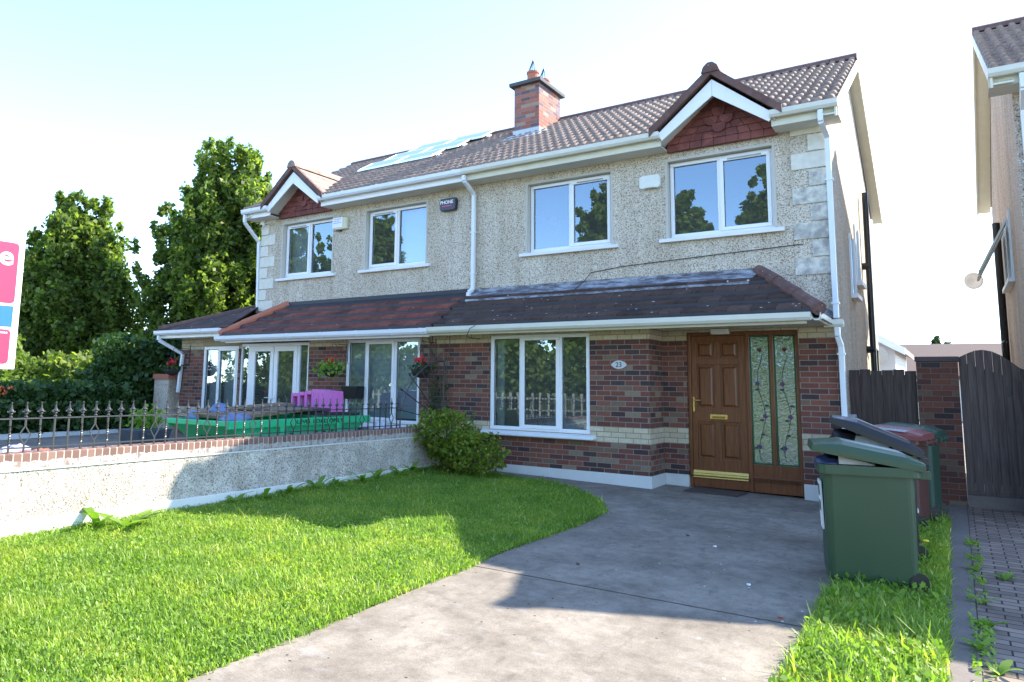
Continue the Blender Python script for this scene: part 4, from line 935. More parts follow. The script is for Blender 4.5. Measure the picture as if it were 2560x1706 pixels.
# ------------------------------------------------------------------ garden wall with railing
gw = thing('garden_wall', 'low pebbledashed garden wall with a brick cap between the two gardens', 'wall', (-3.54, -5, 0))
WY0, WY1 = -9.85, BAY-.015
MB().box(-3.65, -3.43, WY0, WY1, -.1, .655).build('wall_face', M_WALLDASH, gw)
MB().box(-3.655, -3.415, WY0, WY1, -.1, .195).build('wall_plinth', plain('plinth_white', (.66, .67, .64), .8, .14, 3, bump=.2), gw, bevel=.006)
MB().box(-3.67, -3.418, WY0, WY1, .640, .657).build('mortar_ledge', M_REND, gw)
def capmat():
    a = NM('cap_brick'); xyz = a.sep(a.pos()); cx = a.n('CombineXYZ'); a.l(a.math('ADD', xyz[1], 20), cx.inputs[0]); a.l(a.math('MULTIPLY', xyz[2], .1), cx.inputs[1])
    b = a.n('TexBrick'); a.l(cx.outputs[0], b.inputs['Vector']); b.offset = 0
    b.inputs['Color1'].default_value = (.15, .085, .07, 1); b.inputs['Color2'].default_value = (.25, .15, .12, 1); b.inputs['Mortar'].default_value = (.5, .47, .42, 1)
    b.inputs['Scale'].default_value = 1; b.inputs['Brick Width'].default_value = .075; b.inputs['Row Height'].default_value = 5; b.inputs['Mortar Size'].default_value = .005
    st = a.math('MULTIPLY', a.math('LESS_THAN', a.math('ADD', xyz[2], a.math('MULTIPLY', a.noise(a.pos(), 7, 5, .7), .1)), .775), a.ramp(a.noise(a.pos(), 20, 4), [(.35, .2), (.55, .85)]))
    c = a.mix(st, b.outputs['Color'], (.42, .42, .40)); c = a.mix(b.outputs['Fac'], c, (.45, .43, .38))
    a.set(c, .9, .2); a.bump(a.math('SUBTRACT', 1, b.outputs['Fac']), .5, .005); return a.m
MB().box(-3.67, -3.424, WY0, WY1, .657, .797).build('brick_cap', capmat(), gw, bevel=.008)
rl_ = thing('railing', 'black wrought iron railing with spear tips standing on the garden wall', 'railing', (-3.52, -5.8, .8))
XRL = -3.50
MB().box(XRL-.01, XRL+.01, -9.8, -1.90, .835, .847).box(XRL-.012, XRL+.012, -9.8, -1.90, 1.100, 1.112).build('rail', M_IRON, rl_)
ys = [-7.492+.1312*k for k in range(-17, 43)]
def spear(mb, y, z):
    mb.lathe([(.008, 0), (.018, .010), (.008, .022), (.008, .035), (.016, .04), (.010, .05), (.024, .062), (.012, .085), (.0055, .125), (.008, .135), (.008, .143), (.002, .15)], (XRL, y, z), 8)
    mb.bar((XRL, y-.034, z+.062), (XRL, y-.012, z+.056), .012, .012); mb.bar((XRL, y+.012, z+.056), (XRL, y+.034, z+.062), .012, .012)
for k, y in enumerate(ys):
    if y > -1.93: break
    kind = 'TDTPP'[(k-17) % 5]; mb = MB()
    if kind == 'P': mb.box(XRL-.007, XRL+.007, y-.007, y+.007, .80, 1.10)
    elif kind == 'T':
        n_ = 26; vs = []
        for i in range(n_+1):
            z = .80+.3*i/n_; a_ = (0 if z < .87 or z > 1.04 else (z-.87)*60); 
            vs += [(XRL+.0105*math.cos(a_+PI/4+q*PI/2), y+.0105*math.sin(a_+PI/4+q*PI/2), z) for q in range(4)]
        mb.add(vs, [(i*4+q, i*4+(q+1) % 4, i*4+4+(q+1) % 4, i*4+4+q) for i in range(n_) for q in range(4)])
    else:
        mb.box(XRL-.007, XRL+.007, y-.007, y+.007, .80, .875); mb.box(XRL-.007, XRL+.007, y-.007, y+.007, 1.035, 1.10)
        for sg in (-1, 1): mb.bar((XRL, y, .87), (XRL, y+sg*.05, .955), .009, .009); mb.bar((XRL, y+sg*.05, .955), (XRL, y, 1.04), .009, .009)
    spear(mb, y, 1.11); mb.build('railing_bar', M_IRON, rl_)
fan = thing('iron_trellis', 'quarter-round black iron fan panel with spear tips at the end of the railing', 'iron panel', (XRL, -.9, .8))
cy_, cz_ = -.76, .86
arc = MB().tube([(XRL, cy_-1.14*math.cos(t), cz_+1.0*math.sin(t)) for t in np.linspace(.22, PI/2, 20)], .013, 8)
arc.tube([(XRL, cy_, .80), (XRL, cy_, 2.0)], .013, 8); arc.tube([(XRL, -1.9, .80), (XRL, -1.9, 1.11)], .011, 8); arc.build('arc', M_IRON, fan)
for ang in (82, 70, 57, 43, 28, 12):
    t = math.radians(ang); s_ = MB(); L1_ = 1.08 if ang > 20 else 1.0
    p = (XRL, cy_-.06*math.cos(t), cz_+.02); q = (XRL, cy_-1.14*L1_*math.cos(t), cz_+1.0*L1_*math.sin(t)+.0)
    s_.tube([p, q], .008, 6); d = (Vector(q)-Vector(p)).normalized(); s_.tube([q, Vector(q)+d*.02, Vector(q)+d*.09], [.008, .018, .002], 6); s_.build('spoke', M_IRON, fan)
# climber stems on the brick pier
vn = thing('climbing_plant', 'bare woody climber stems trained up the brick behind the iron fan', 'plant', (-3.75, BAY, .1))
v = MB(); rr = random.Random(4)
for k in range(7):
    x = -3.95+rr.random()*.45; pts = []
    for i in range(9): pts.append((x+.05*math.sin(i*1.3+k), BAY-.03-.02*rr.random(), .15+i*.27)); x += (rr.random()-.45)*.09
    v.tube(pts, [.014-.001*i for i in range(9)], 6)
v.build('stem', M_BARK, vn)
P = np.stack([rng.normal(-3.72, .12, 260), BAY-.06-.05*rng.random(260), rng.uniform(.5, 1.6, 260)], 1); leaves('foliage', P, .035, M_HEDGE, vn)

# ------------------------------------------------------------------ estate agent board
sb = thing('agent_board', 'white framed red and blue estate agent board with a letter e, at the left edge', 'sign', (-4.0, -8.0, 0))
bx = -4.0; y1, y0, zl, zh = -7.285, -8.3, 1.56, 2.86
sb_roll = -.055
MB().box(bx-.012, bx+.012, y0, y1, zl, zh).build('board', plain('board_white', (.85, .85, .85), .35, .02), sb, bevel=.004)
def rrect(y0, y1, z0, z1, r, x0, x1):
    pts = []
    for cy2, cz2, a0 in ((y1-r, z1-r, 0), (y0+r, z1-r, PI/2), (y0+r, z0+r, PI), (y1-r, z0+r, 1.5*PI)):
        for t in np.linspace(a0, a0+PI/2, 6): pts.append((cy2+r*math.cos(t), cz2+r*math.sin(t)))
    return MB().prism(pts, x0, x1, 'x')
MREDP = plain('board_red', (.62, .03, .09), .35, .03)
rrect(y0+.05, y1-.055, 2.20, zh-.06, .04, bx+.0125, bx+.014).build('red_panel', MREDP, sb)
MB().box(bx+.0125, bx+.014, y0+.05, y1-.06, 1.97, 2.175).build('blue_panel', plain('board_blue', (.02, .14, .62), .35, .03), sb)
rrect(y0+.05, y1-.065, zl+.05, 1.945, .04, bx+.0125, bx+.014).build('lower_red_panel', MREDP, sb)
text('lettering', 'e', .26, M_WHITE, (bx+.016, y1-.165, 2.655), (PI/2, 0, PI/2), sb, bold=True, sx=1.1)
q = MB()
for k in range(5): q.box(bx+.0142, bx+.0155, y1-.19+k*.02, y1-.176+k*.02, 1.905, 1.92)
q.build('small_print', M_WHITE, sb)
MB().box(bx-.045, bx-.013, y0+.1, y0+.17, -.1, 2.9).build('post', M_PLANK, sb)

# ------------------------------------------------------------------ skip
sk = thing('skip', 'green metal skip full of rubbish on the left driveway, lettered LEVEL LOAD ONLY', 'skip', (-5.0, -2.6, G(-5, -2.6)))
B = Vector((-4.6, -4.25, .925)); d1 = Vector((-.05, .999, 0)).normalized(); d2 = Vector((-d1.y, d1.x, 0)); L_, W_ = 3.05, 1.28
def SP(a, b, z): p = B+d1*a+d2*b; return (p.x, p.y, z)     # a along the long side, b across
gz = G(-5, -2.6)
def ring(z): 
    t = (.925-z)/(.925-gz); i = .85*t; j = .16*t
    return [(i, j), (i, W_-j), (L_-i, W_-j), (L_-i, j)]
body = MB(); top = [SP(a, b, .92) for a, b in ring(.925)]; bot = [SP(a, b, gz+.03) for a, b in ring(gz)]
body.add(top+bot, [(0, 1, 5, 4), (1, 2, 6, 5), (2, 3, 7, 6), (3, 0, 4, 7), (4, 5, 6, 7)])
ti = [SP(a+(.03 if a < 1 else -.03), b+(.03 if b < 1 else -.03), .915) for a, b in ring(.925)]; bi = [SP(a+(.1 if a < 2 else -.1), b+(.03 if b < 1 else -.03), .45) for a, b in ring(.45)]
body.add(ti+bi, [(0, 3, 7, 4), (1, 0, 4, 5), (2, 1, 5, 6), (3, 2, 6, 7), (4, 7, 6, 5)])
sko = body.build('skip_body', M_SKIP, sk)
rim = MB(); R_ = [(0, 0), (0, W_), (L_, W_), (L_, 0)]
for i in range(4):
    a_, b_ = R_[i], R_[(i+1) % 4]; rim.bar(SP(*a_, .875 if i in (1, 3) else .895), SP(*b_, .875 if i in (1, 3) else .895), .07, .11 if i in (1, 3) else .07)
rim.build('skip_rim', M_SKIP, sk, bevel=.008)
for a_ in (.95, 2.2):
    rb_ = MB().hexa([SP(a_, -.05, .5), SP(a_+.1, -.05, .5), SP(a_+.1, .1, .5), SP(a_, .1, .5)], [SP(a_, -.035, .83), SP(a_+.1, -.035, .83), SP(a_+.1, .02, .83), SP(a_, .02, .83)])
    rb_.build('lifting_lug', M_SKIP, sk, bevel=.006)
rotz = math.atan2(d1.y, d1.x)
pt = SP(1.8, -.043, .877); text('lettering', 'LEVEL LOAD ONLY', .085, M_DARKTXT, pt, (PI/2, 0, rotz), sk, sx=1.45)
pt = SP(1.9, .012, .60); text('lettering', 'Kea Waste', .30, M_DARKTXT, pt, (PI/2+.05, 0, rotz), sk, bold=True, sx=1.3)
pt = SP(.30, .7, .64); o = text('lettering', '3471', .17, M_DARKTXT, pt, (PI/2+.2, 0, math.atan2(-d2.y, -d2.x)), sk)
o.rotation_euler = (PI/2-.6, 0, math.atan2(-d2.y, -d2.x)); pt = SP(.215, .7, .66); o.location = Vector(pt)-Vector(sk.location)
# rubbish
def loose(name, label, cat, mb, m, loc, group=None, **kw):
    t = mb.build(name, m, None, **kw); return tag(t, label, cat, group)
def board(a0, a1, b0, b1, z0, z1, th=.04):
    p = [SP(a0, b0, z0), SP(a1, b0, z1), SP(a1, b1, z1+.01), SP(a0, b1, z0+.02)]; return MB().hexa([(x, y, z) for x, y, z in p], [(x, y, z+th) for x, y, z in p])
loose('board', 'long brown board lying across the left end of the skip', 'board', board(.3, 1.9, .25, 1.15, .93, 1.03), M_PLANK, 0)
loose('board', 'dark stained board on top of the rubbish in the middle of the skip', 'board', board(1.0, 2.7, .3, 1.15, .99, 1.02), plain('dark_board', (.05, .035, .03), .8, .3, 6), 0)
loose('board', 'narrow brown board leaning at the far side of the skip', 'board', board(.2, 2.2, .95, 1.24, .98, 1.08), M_PLANK, 0)
loose('door_panel_scrap', 'dark flat board under the pink crates at the right end of the skip', 'board', board(1.9, 2.98, .15, 1.15, .95, .93), plain('dark_board2', (.03, .03, .035), .6, .3, 6), 0)
p = SP(.45, .35, .93); loose('rubbish_bag', 'blue grey rubbish bag slumped at the near left end of the skip', 'bag', MB().blob(p, (.26, .2, .10), 3, 14, .35), M_BLUEB, 0, smooth=True)
p = SP(.25, 1.05, .95); loose('ball', 'small pale blue ball among the rubbish at the left tip of the skip', 'ball', MB().blob(p, (.10, .10, .10), 3, 14, 0), M_BLUEB, 0, smooth=True)
p = SP(.6, .9, 1.02); loose('rubbish_bag', 'small blue bag peeking above the brown boards in the skip', 'bag', MB().blob(p, (.14, .14, .12), 5, 12, .35), M_BLUEB, 0, smooth=True)
for k in range(4):
    a0 = 2.2+k*.0; p0 = SP(2.15, 1.15, 1.0)
    x0 = -5.95+k*.17; y_ = -1.9; z0 = .99
    lab = ['leftmost pink plastic crate frame on the skip', 'second pink plastic crate frame from the left on the skip', 'third pink plastic crate frame from the left on the skip', 'solid pink plastic crate at the right end of the row on the skip'][k]
    cr = thing('plastic_crate', lab, 'crate', (x0, y_, z0), 0, 'pink plastic crates on the skip')
    m_ = MB(); W2_ = .19 if k < 3 else .46; H_ = .30+.02*k if k < 3 else .37; D_ = .3
    yk = y_-.05*(3-k)*0
    if k < 3:
        m_.box(x0, x0+.045, yk, yk+D_, z0, z0+H_); m_.box(x0+W2_-.04, x0+W2_-.024, yk, yk+D_, z0, z0+H_); m_.box(x0+.045, x0+W2_-.04, yk, yk+D_, z0+H_-.06, z0+H_); m_.box(x0+.045, x0+W2_-.04, yk, yk+D_, z0, z0+.06)
    else:
        m_.hexa([(x0, yk, z0), (x0+W2_, yk, z0), (x0+W2_, yk+D_, z0), (x0, yk+D_, z0)], [(x0, yk, z0+H_), (x0+W2_-.02, yk, z0+H_-.03), (x0+W2_-.02, yk+D_, z0+H_-.03), (x0, yk+D_, z0+H_)])
        for i in range(4): m_.box(x0+.04+i*.11, x0+.05+i*.11, yk-.008, yk, z0+.03, z0+H_-.06)
    m_.build('crate_shell', M_PINKP, cr, bevel=.02)
    if k < 3: MB().box(x0+.045, x0+W2_-.04, yk+D_*.6, yk+D_*.6+.01, z0+.06, z0+H_-.06).build('grey_insert', M_GREYP, cr)
wbg = thing('white_sack', 'crumpled white sack on the ground at the right end of the skip', 'sack', (-4.6, -1.2, .1))
MB().blob((-4.5, -1.15, .42), (.28, .22, .40), 9, 14, .3).build('sack', plain('sack_white', (.6, .6, .64), .6, .2, 14), wbg, smooth=True)
tb = thing('packaging', 'brightly coloured plastic packaging heaped behind the railing at the far left', 'packaging', (-7.2, -5.9, .1))
for i, (x, y, z, c_) in enumerate([(-7.25, -6.15, .42, (.02, .25, .7)), (-7.05, -5.95, .44, (.5, .5, .6)), (-6.95, -5.75, .40, (.6, .05, .04)), (-7.3, -5.7, .46, (.35, .35, .5)), (-6.85, -5.55, .42, (.5, .12, .06)), (-7.1, -6.15, .38, (.1, .4, .08))]):
    MB().blob((x, y, z), (.17, .17, .09), i, 10, .4).build('wrapper', plain('wrap%d' % i, c_, .3, .4, 15), tb)
MB().box(-7.5, -6.6, -6.3, -5.4, .08, .32).build('carton', M_GREYP, tb)
pot = thing('planter', 'square dark grey planter with small green plant left of the skip', 'planter', (-8.3, -3.2, .1))
MB().hexa([(-8.45, -3.4, .15), (-8.0, -3.4, .15), (-8.0, -2.95, .15), (-8.45, -2.95, .15)], [(-8.55, -3.5, .62), (-7.9, -3.5, .62), (-7.9, -2.85, .62), (-8.55, -2.85, .62)]).build('pot', plain('slate_grey', (.07, .08, .10), .6), pot, bevel=.01)
leaves('foliage', np.array([-8.22, -3.15, .78])+rng.normal(size=(300, 3))*np.array([.13, .13, .1]), .06, M_WEED, pot)

# ------------------------------------------------------------------ wheelie bins
def bin_(label, loc, rz_, m, lid_m, tilt=0, lid=True, W=.57, D=.70, H=.93, junk=False):
    t = thing('wheelie_bin', label, 'bin', loc, rz_, 'wheelie bins beside the side gate')
    b = MB(); w0, d0 = W*.86, D*.88
    def RR(hw, hd, z, r=.05, xo=0): 
        pts = []
        for cx, cy2, a0 in ((hd-r+xo, hw-r, 0), (-hd+r+xo, hw-r, PI/2), (-hd+r+xo, -hw+r, PI), (hd-r+xo, -hw+r, 1.5*PI)):
            for q in np.linspace(a0, a0+PI/2, 5): pts.append((cx+r*math.cos(q), cy2+r*math.sin(q), z))
        return pts
    secs = [RR(w0/2-.01, d0/2-.01, .04, .04), RR(w0/2, d0/2, .07, .05), RR(W/2-.02, D/2-.035, H-.07, .06), RR(W/2-.02, D/2-.035, H-.065, .06), RR(W/2-.055, D/2-.07, H-.065, .05), RR(W/2-.06, D/2-.075, H-.3, .05)]
    n = len(secs[0]); vs = sum(secs, []); fs = [(i*n+k, i*n+(k+1) % n, (i+1)*n+(k+1) % n, (i+1)*n+k) for i in range(5) for k in range(n)]+[tuple(reversed(range(n))), tuple(range(5*n, 6*n))]
    b.add(vs, fs); b.build('bin_body', m, t, world=False, smooth=False, bevel=0)
    r = MB(); o_, i_ = RR(W/2+.012, D/2+.0, H-.07, .05), RR(W/2-.03, D/2-.045, H-.07, .05); o2, i2 = [(x, y, H) for x, y, z in o_], [(x, y, H) for x, y, z in i_]
    r.add(o_+o2+i2+i_, [(k, (k+1) % n, n+(k+1) % n, n+k) for k in range(n)]+[(n+k, n+(k+1) % n, 2*n+(k+1) % n, 2*n+k) for k in range(n)]+[(2*n+k, 2*n+(k+1) % n, 3*n+(k+1) % n, 3*n+k) for k in range(n)]+[(3*n+k, 3*n+(k+1) % n, (k+1) % n, k) for k in range(n)])
    r.build('rim', m, t, world=False)
    h = MB().tube([(D/2+.06, -W/2+.06, H-.05), (D/2+.06, W/2-.06, H-.05)], .017, 8); h.box(D/2-.02, D/2+.07, -W/2+.04, -W/2+.075, H-.085, H-.02); h.box(D/2-.02, D/2+.07, W/2-.075, W/2-.04, H-.085, H-.02); h.box(D/2-.02, D/2+.07, -.02, .02, H-.085, H-.02)
    h.build('handle', m, t, world=False, bevel=.006)
    for s in (-1, 1):
        MB().tube([(d0/2+.0, s*(w0/2-.04)-.025, .075), (d0/2-.02, s*(w0/2-.04)+.025, .075)], .075, 18).build('wheel', M_BLACKP, t, world=False)
    if lid:
        l = MB(); a0 = math.radians(tilt); ox, oz = D/2+.03, H+.01
        def T(x, y, z): dx = x-ox; return (ox+dx*math.cos(a0)+z*math.sin(a0), y, oz-dx*math.sin(a0)+z*math.cos(a0))
        hw = W/2+.02
        xs = [-D/2-.05, -D/2+.05, -D/2+.16, D/2-.1, D/2+.03]; ht = [.02, .045, .075, .06, .02]
        vs = []; 
        for x, z in zip(xs, ht):
            for y, k in ((-hw, 0), (-hw+.02, .6), (-hw+.1, 1), (hw-.1, 1), (hw-.02, .6), (hw, 0)): vs.append(T(x, y, .012+z*k))
        for x in xs: vs += [T(x, -hw, -.035), T(x, hw, -.035)]
        nn = 6; fs = [(i*nn+j, (i+1)*nn+j, (i+1)*nn+j+1, i*nn+j+1) for i in range(4) for j in range(5)]; o_ = 30
        for i in range(4): fs += [(i*nn, o_+2*i, o_+2*i+2, (i+1)*nn), (i*nn+5, (i+1)*nn+5, o_+2*i+3, o_+2*i+1)]
        fs += [(0, 1, 2, 3, 4, 5, o_+1, o_), (24, o_+8, o_+9, 29, 28, 27, 26, 25), (o_, o_+1, o_+3, o_+5, o_+7, o_+9, o_+8, o_+6, o_+4, o_+2)]
        l.add(vs, fs); l.build('lid', lid_m, t, world=False)
    return t
b1 = bin_('nearest green wheelie bin with its lid propped open by rubbish, standing on the grass', gl(2.955, -3.86, .0), math.radians(12), M_BINGREEN, M_BINGREEN, 9.5, True)
lab = MB().box(-.325, -.316, -.12, .12, .33, .72); 
st = MB().hexa([(-.326, -.11, .40), (-.326, .09, .40), (-.315, .09, .40), (-.315, -.11, .40)], [(-.339, -.12, .78), (-.339, .10, .78), (-.325, .10, .78), (-.325, -.12, .78)]); st.build('sticker', M_WHITE, b1, world=False)
s2 = MB(); s2.hexa([(-.337, -.08, .66), (-.337, .05, .66), (-.33, .05, .66), (-.33, -.08, .66)], [(-.3405, -.08, .75), (-.3405, .05, .75), (-.333, .05, .75), (-.333, -.08, .75)]); s2.hexa([(-.333, -.08, .54), (-.333, .04, .54), (-.325, .04, .54), (-.325, -.08, .54)], [(-.336, -.08, .62), (-.336, .04, .62), (-.33, .04, .62), (-.33, -.08, .62)])
s2.build('sticker_print', M_BINDGREEN, b1, world=False)
bin_('bin with a big black lid tilted wide open, hidden behind the nearest green bin', gl(2.93, -2.75), math.radians(8), M_BLACKP, M_BLACKP, 22, True)
bin_('brown wheelie bin with a maroon lid, behind the nearest green bin', gl(2.97, -.95), math.radians(-10), M_BINBROWN, M_MAROON, 2, True, .57, .66, .97)
bin_('dark green wheelie bin against the brick pier, beside the brown bin', gl(3.08, -.22), math.radians(-8), M_BINDGREEN, M_BINDGREEN, 2, True, .57, .66, .97)
def wp(x, y, z, b=b1): 
    c_, s_ = math.cos(b.rotation_euler.z), math.sin(b.rotation_euler.z); return (b.location.x+x*c_-y*s_, b.location.y+x*s_+y*c_, b.location.z+z)
loose('rubbish_bag', 'dark blue plastic bag bulging at the open front of the nearest green bin', 'bag', MB().blob(wp(-.24, 0, .93), (.11, .2, .07), 2, 12, .4), plain('navy_bag', (.03, .04, .10), .3, .5, 12), 0, smooth=True)
loose('paper_scrap', 'white crumpled paper wedged under the nearest green bin lid', 'paper', MB().hexa([wp(-.2, -.24, .935), wp(.05, -.25, .935), wp(.06, .1, .93), wp(-.16, .1, .93)], [wp(-.2, -.2, .995), wp(.0, -.22, .955), wp(.06, .1, .98), wp(-.1, .1, 1.0)]), plain('paper', (.6, .55, .5), .8), 0)
bb = (2.93, -2.75)
loose('rubbish_bag', 'black shiny rubbish bag under the tilted black lid', 'bag', MB().blob((2.70, -2.85, 1.0), (.14, .2, .11), 8, 12, .4), M_BLACKP, 0, smooth=True)
loose('cardboard_box', 'flattened grey cardboard and paper stuffed under the black lid', 'cardboard', MB().box(2.80, 3.08, -2.95, -2.6, .93, 1.06), plain('grey_card', (.35, .36, .36), .8), 0)
for i in range(3):
    pass
MB()
loose('paper_scrap', 'glossy magazines and paper lying on the maroon bin lid', 'paper', MB().hexa([(2.78, -1.2, 1.06), (3.12, -1.3, 1.03), (3.18, -1.0, 1.03), (2.84, -.9, 1.06)], [(2.78, -1.2, 1.075), (3.12, -1.3, 1.05), (3.18, -1.0, 1.05), (2.84, -.9, 1.08)]), plain('glossy_paper', (.4, .42, .5), .25, .5, 20), 0)

# ------------------------------------------------------------------ side fence, pier, gate
fp = thing('wooden_fence', 'dark weathered wooden side fence between the house and the brick pier', 'fence', (2.75, 1.02, 0))
for i in range(6):
    x = 2.36+i*.136; z = 1.765+.012*math.sin(i*2.1); MB().box(x, x+.132, 1.0+.006*(i % 2), 1.03+.006*(i % 2), .05, z).build('fence_board', M_FENCE, fp)
MB().box(2.36, 3.17, 1.037, 1.06, .1, 1.70).build('fence_rail', M_FENCE, fp)
bp_ = thing('brick_pier', 'dark brick gate pier between the wooden fence and the arched gate', 'pier', (3.42, 1.1, 0))
MB().box(3.18, 3.65, .93, 1.2, -.1, 1.88).build('pier_shaft', M_PIER, bp_)
MB().box(3.165, 3.665, .915, 1.215, 1.88, 1.945).build('coping', plain('pier_cap', (.08, .06, .06), .9, .2, 8), bp_, bevel=.006)
gt = thing('garden_gate', 'tall arched wooden side gate right of the brick pier', 'gate', (4.0, 1.02, 0))
def gz_(x): t = (x-3.655)/(4.38-3.655); return 1.93+.12*math.sin(min(1, t*1.15)*PI*.95)-.30*max(0, t-.25)**1.5
for i in range(8):
    x = 3.66+i*.0915; xb = x+.088; o_ = .005*(i % 2)
    MB().hexa([(x, 1.0+o_, .20), (xb, 1.0+o_, .20), (xb, 1.03+o_, .20), (x, 1.03+o_, .20)], [(x, 1.0+o_, gz_(x)), (xb, 1.0+o_, gz_(xb)), (xb, 1.03+o_, gz_(xb)), (x, 1.03+o_, gz_(x))]).build('gate_board', M_GATE, gt)
MB().lathe([(.03, 0), (.03, .01)], (0, 0, 0), 10)
MB().hexa([(3.665, 1.04, .3), (4.385, 1.04, .3), (4.385, 1.06, .3), (3.665, 1.06, .3)], [(3.665, 1.04, 1.88), (4.385, 1.04, 1.6), (4.385, 1.06, 1.6), (3.665, 1.06, 1.88)]).build('added_gate_backing', M_GATE, gt)  # backing sheet added behind the boards to block light through their gaps
MB().box(3.66, 4.39, 1.0, 1.06, .163, .199).build('bottom_rail', M_GATE, gt)
lt = MB().prism([(4.17+.025*math.cos(t), 1.50+.075*math.sin(t)) for t in np.linspace(0, 2*PI, 15)[:-1]], .99, .999, 'y'); lt.build('latch_hole', M_BLACKP, gt)
stp = tag(MB().box(3.66, 4.4, .9, 1.2, -.1, .16).build('gate_step', M_KERB, None), 'low concrete step under the arched gate', 'step')

# ------------------------------------------------------------------ neighbour on the right
NH = thing('house', 'neighbouring house at the right edge with pinkish pebbledash gable and black soil pipe', 'house', (6, 2, 0))
NX = 4.38; NV = 4.16
MB().prism([(0, -.1), (6.4, -.1), (6.4, 4.9), (RYR, RZR-.14), (0, rz(0)-.14)], NX, NX+.3, 'x').build('gable_wall', M_NDASH, NH)
MB().box(NX+.3, 10, 0.001, .3, -.1, 5.15).box(NX+.3, 10, 6.1, 6.4, 0, 4.9).box(NX+.3, 10, .3, 6.1, 5.0, 5.1).build('front_wall', M_DASH, NH)
rolled_tiles(NV, 10.2, 'roof', M_ROOF, NH, [NV+1.55])
MB().hexa([(NV, RYR, RZR-.06), (10.2, RYR, RZR-.06), (10.2, 6.75, RZR-RS*3.65-.06), (NV, 6.75, RZR-RS*3.65-.06)], [(NV, RYR, RZR+.02), (10.2, RYR, RZR+.02), (10.2, 6.75, RZR-RS*3.65+.02), (NV, 6.75, RZR-RS*3.65+.02)]).build('rear_roof', M_ROOF, NH)
MB().prism([(RYR-.15, RZR-.035), (RYR-.12, RZR+.05), (RYR-.05, RZR+.095), (RYR+.05, RZR+.095), (RYR+.12, RZR+.05), (RYR+.15, RZR-.035)], NV, 10.2, 'x').build('ridge', M_RIDGE, NH)
dormer(NV+1.55, NH); verge(NH, NV, -1, NX)
eaves(NH, [(NV-.02, NV+.78), (NV+2.32, 10.2)], 0, 0, M_CREAM, M_FASC, [])
downpipe([(NX+.08, -.40, 5.18), (NX+.08, -.40, 5.0), (NX+.09, -.07, 4.85), (NX+.09, -.07, 2.6), (NX+.09, -.07, .1)], NH, brackets=[(NX+.09, -.07, 4.2), (NX+.09, -.07, 2.6)])
sp = MB().tube([(NX-.07, 3.9, .1), (NX-.07, 3.9, 4.25)], .055, 12).tube([(NX-.07, 3.9, 1.9), (NX-.12, 3.4, 2.0), (NX-.12, 3.4, 1.2)], .02, 8).tube([(NX-.07, 3.9, 2.3), (NX-.1, 3.55, 2.25), (NX-.1, 3.55, 1.7)], .035, 8)
sp.build('soil_pipe', M_BLACKP, NH)
for (y, z) in ((2.2, 3.1), (3.0, 3.1)):
    wv = MB().box(NX-.004, NX-.002, y-.28, y+.28, z, z+.9).build('side_window', M_GLASS, NH)
    MB().box(NX-.03, NX-.001, y-.33, y-.28, z-.03, z+.95).box(NX-.03, NX-.001, y+.28, y+.33, z-.03, z+.95).box(NX-.08, NX-.001, y-.36, y+.36, z-.08, z-.02).build('window_frame', M_SILL, wv)
    if True:
        q = MB().hexa([(NX-.40, y-.25, z+.12), (NX-.40, y+.25, z+.12), (NX-.37, y+.25, z+.12), (NX-.37, y-.25, z+.12)], [(NX-.06, y-.25, z+.82), (NX-.06, y+.25, z+.82), (NX-.03, y+.25, z+.82), (NX-.03, y-.25, z+.82)]); q.build('open_sash', M_FASC, wv)
ds = thing('satellite_dish', 'small white satellite dish on the far end of the right neighbour gable', 'satellite dish', (NX-.34, 6.6, 3.66))
MB().lathe([(.01, 0), (.10, .02), (.17, .06), (.165, .07), (.09, .03), (.01, .01)], (0, 0, 0), 20).build('dish', M_WHITE, ds, world=False, smooth=True).rotation_euler = (math.radians(100), 0, math.radians(-20))
# our side wall: soil pipe, two small windows
s3 = MB().tube([(XR+.10, 4.0, .1), (XR+.10, 4.0, 5.05)], .05, 12).tube([(XR+.08, 4.0, 2.3), (XR+.12, 4.4, 2.2), (XR+.12, 4.4, 1.6)], .03, 8); s3.tube([(XR, 4.0, 3.7), (XR+.12, 4.0, 3.7)], .065, 10).tube([(XR, 4.0, 2.2), (XR+.12, 4.0, 2.2)], .065, 10)
s3.build('soil_pipe', M_BLACKP, RH)
for (y, z) in ((2.3, 3.0), (3.1, 3.3)):
    wv = MB().box(XR+.003, XR+.006, y-.25, y+.25, z, z+.9).build('side_window', M_GLASS, RH)
    MB().box(XR+.003, XR+.03, y-.3, y-.25, z-.02, z+.95).box(XR+.003, XR+.03, y+.25, y+.3, z-.02, z+.95).box(XR+.003, XR+.10, y-.34, y+.34, z-.09, z-.02).build('window_frame', M_SILL, wv)

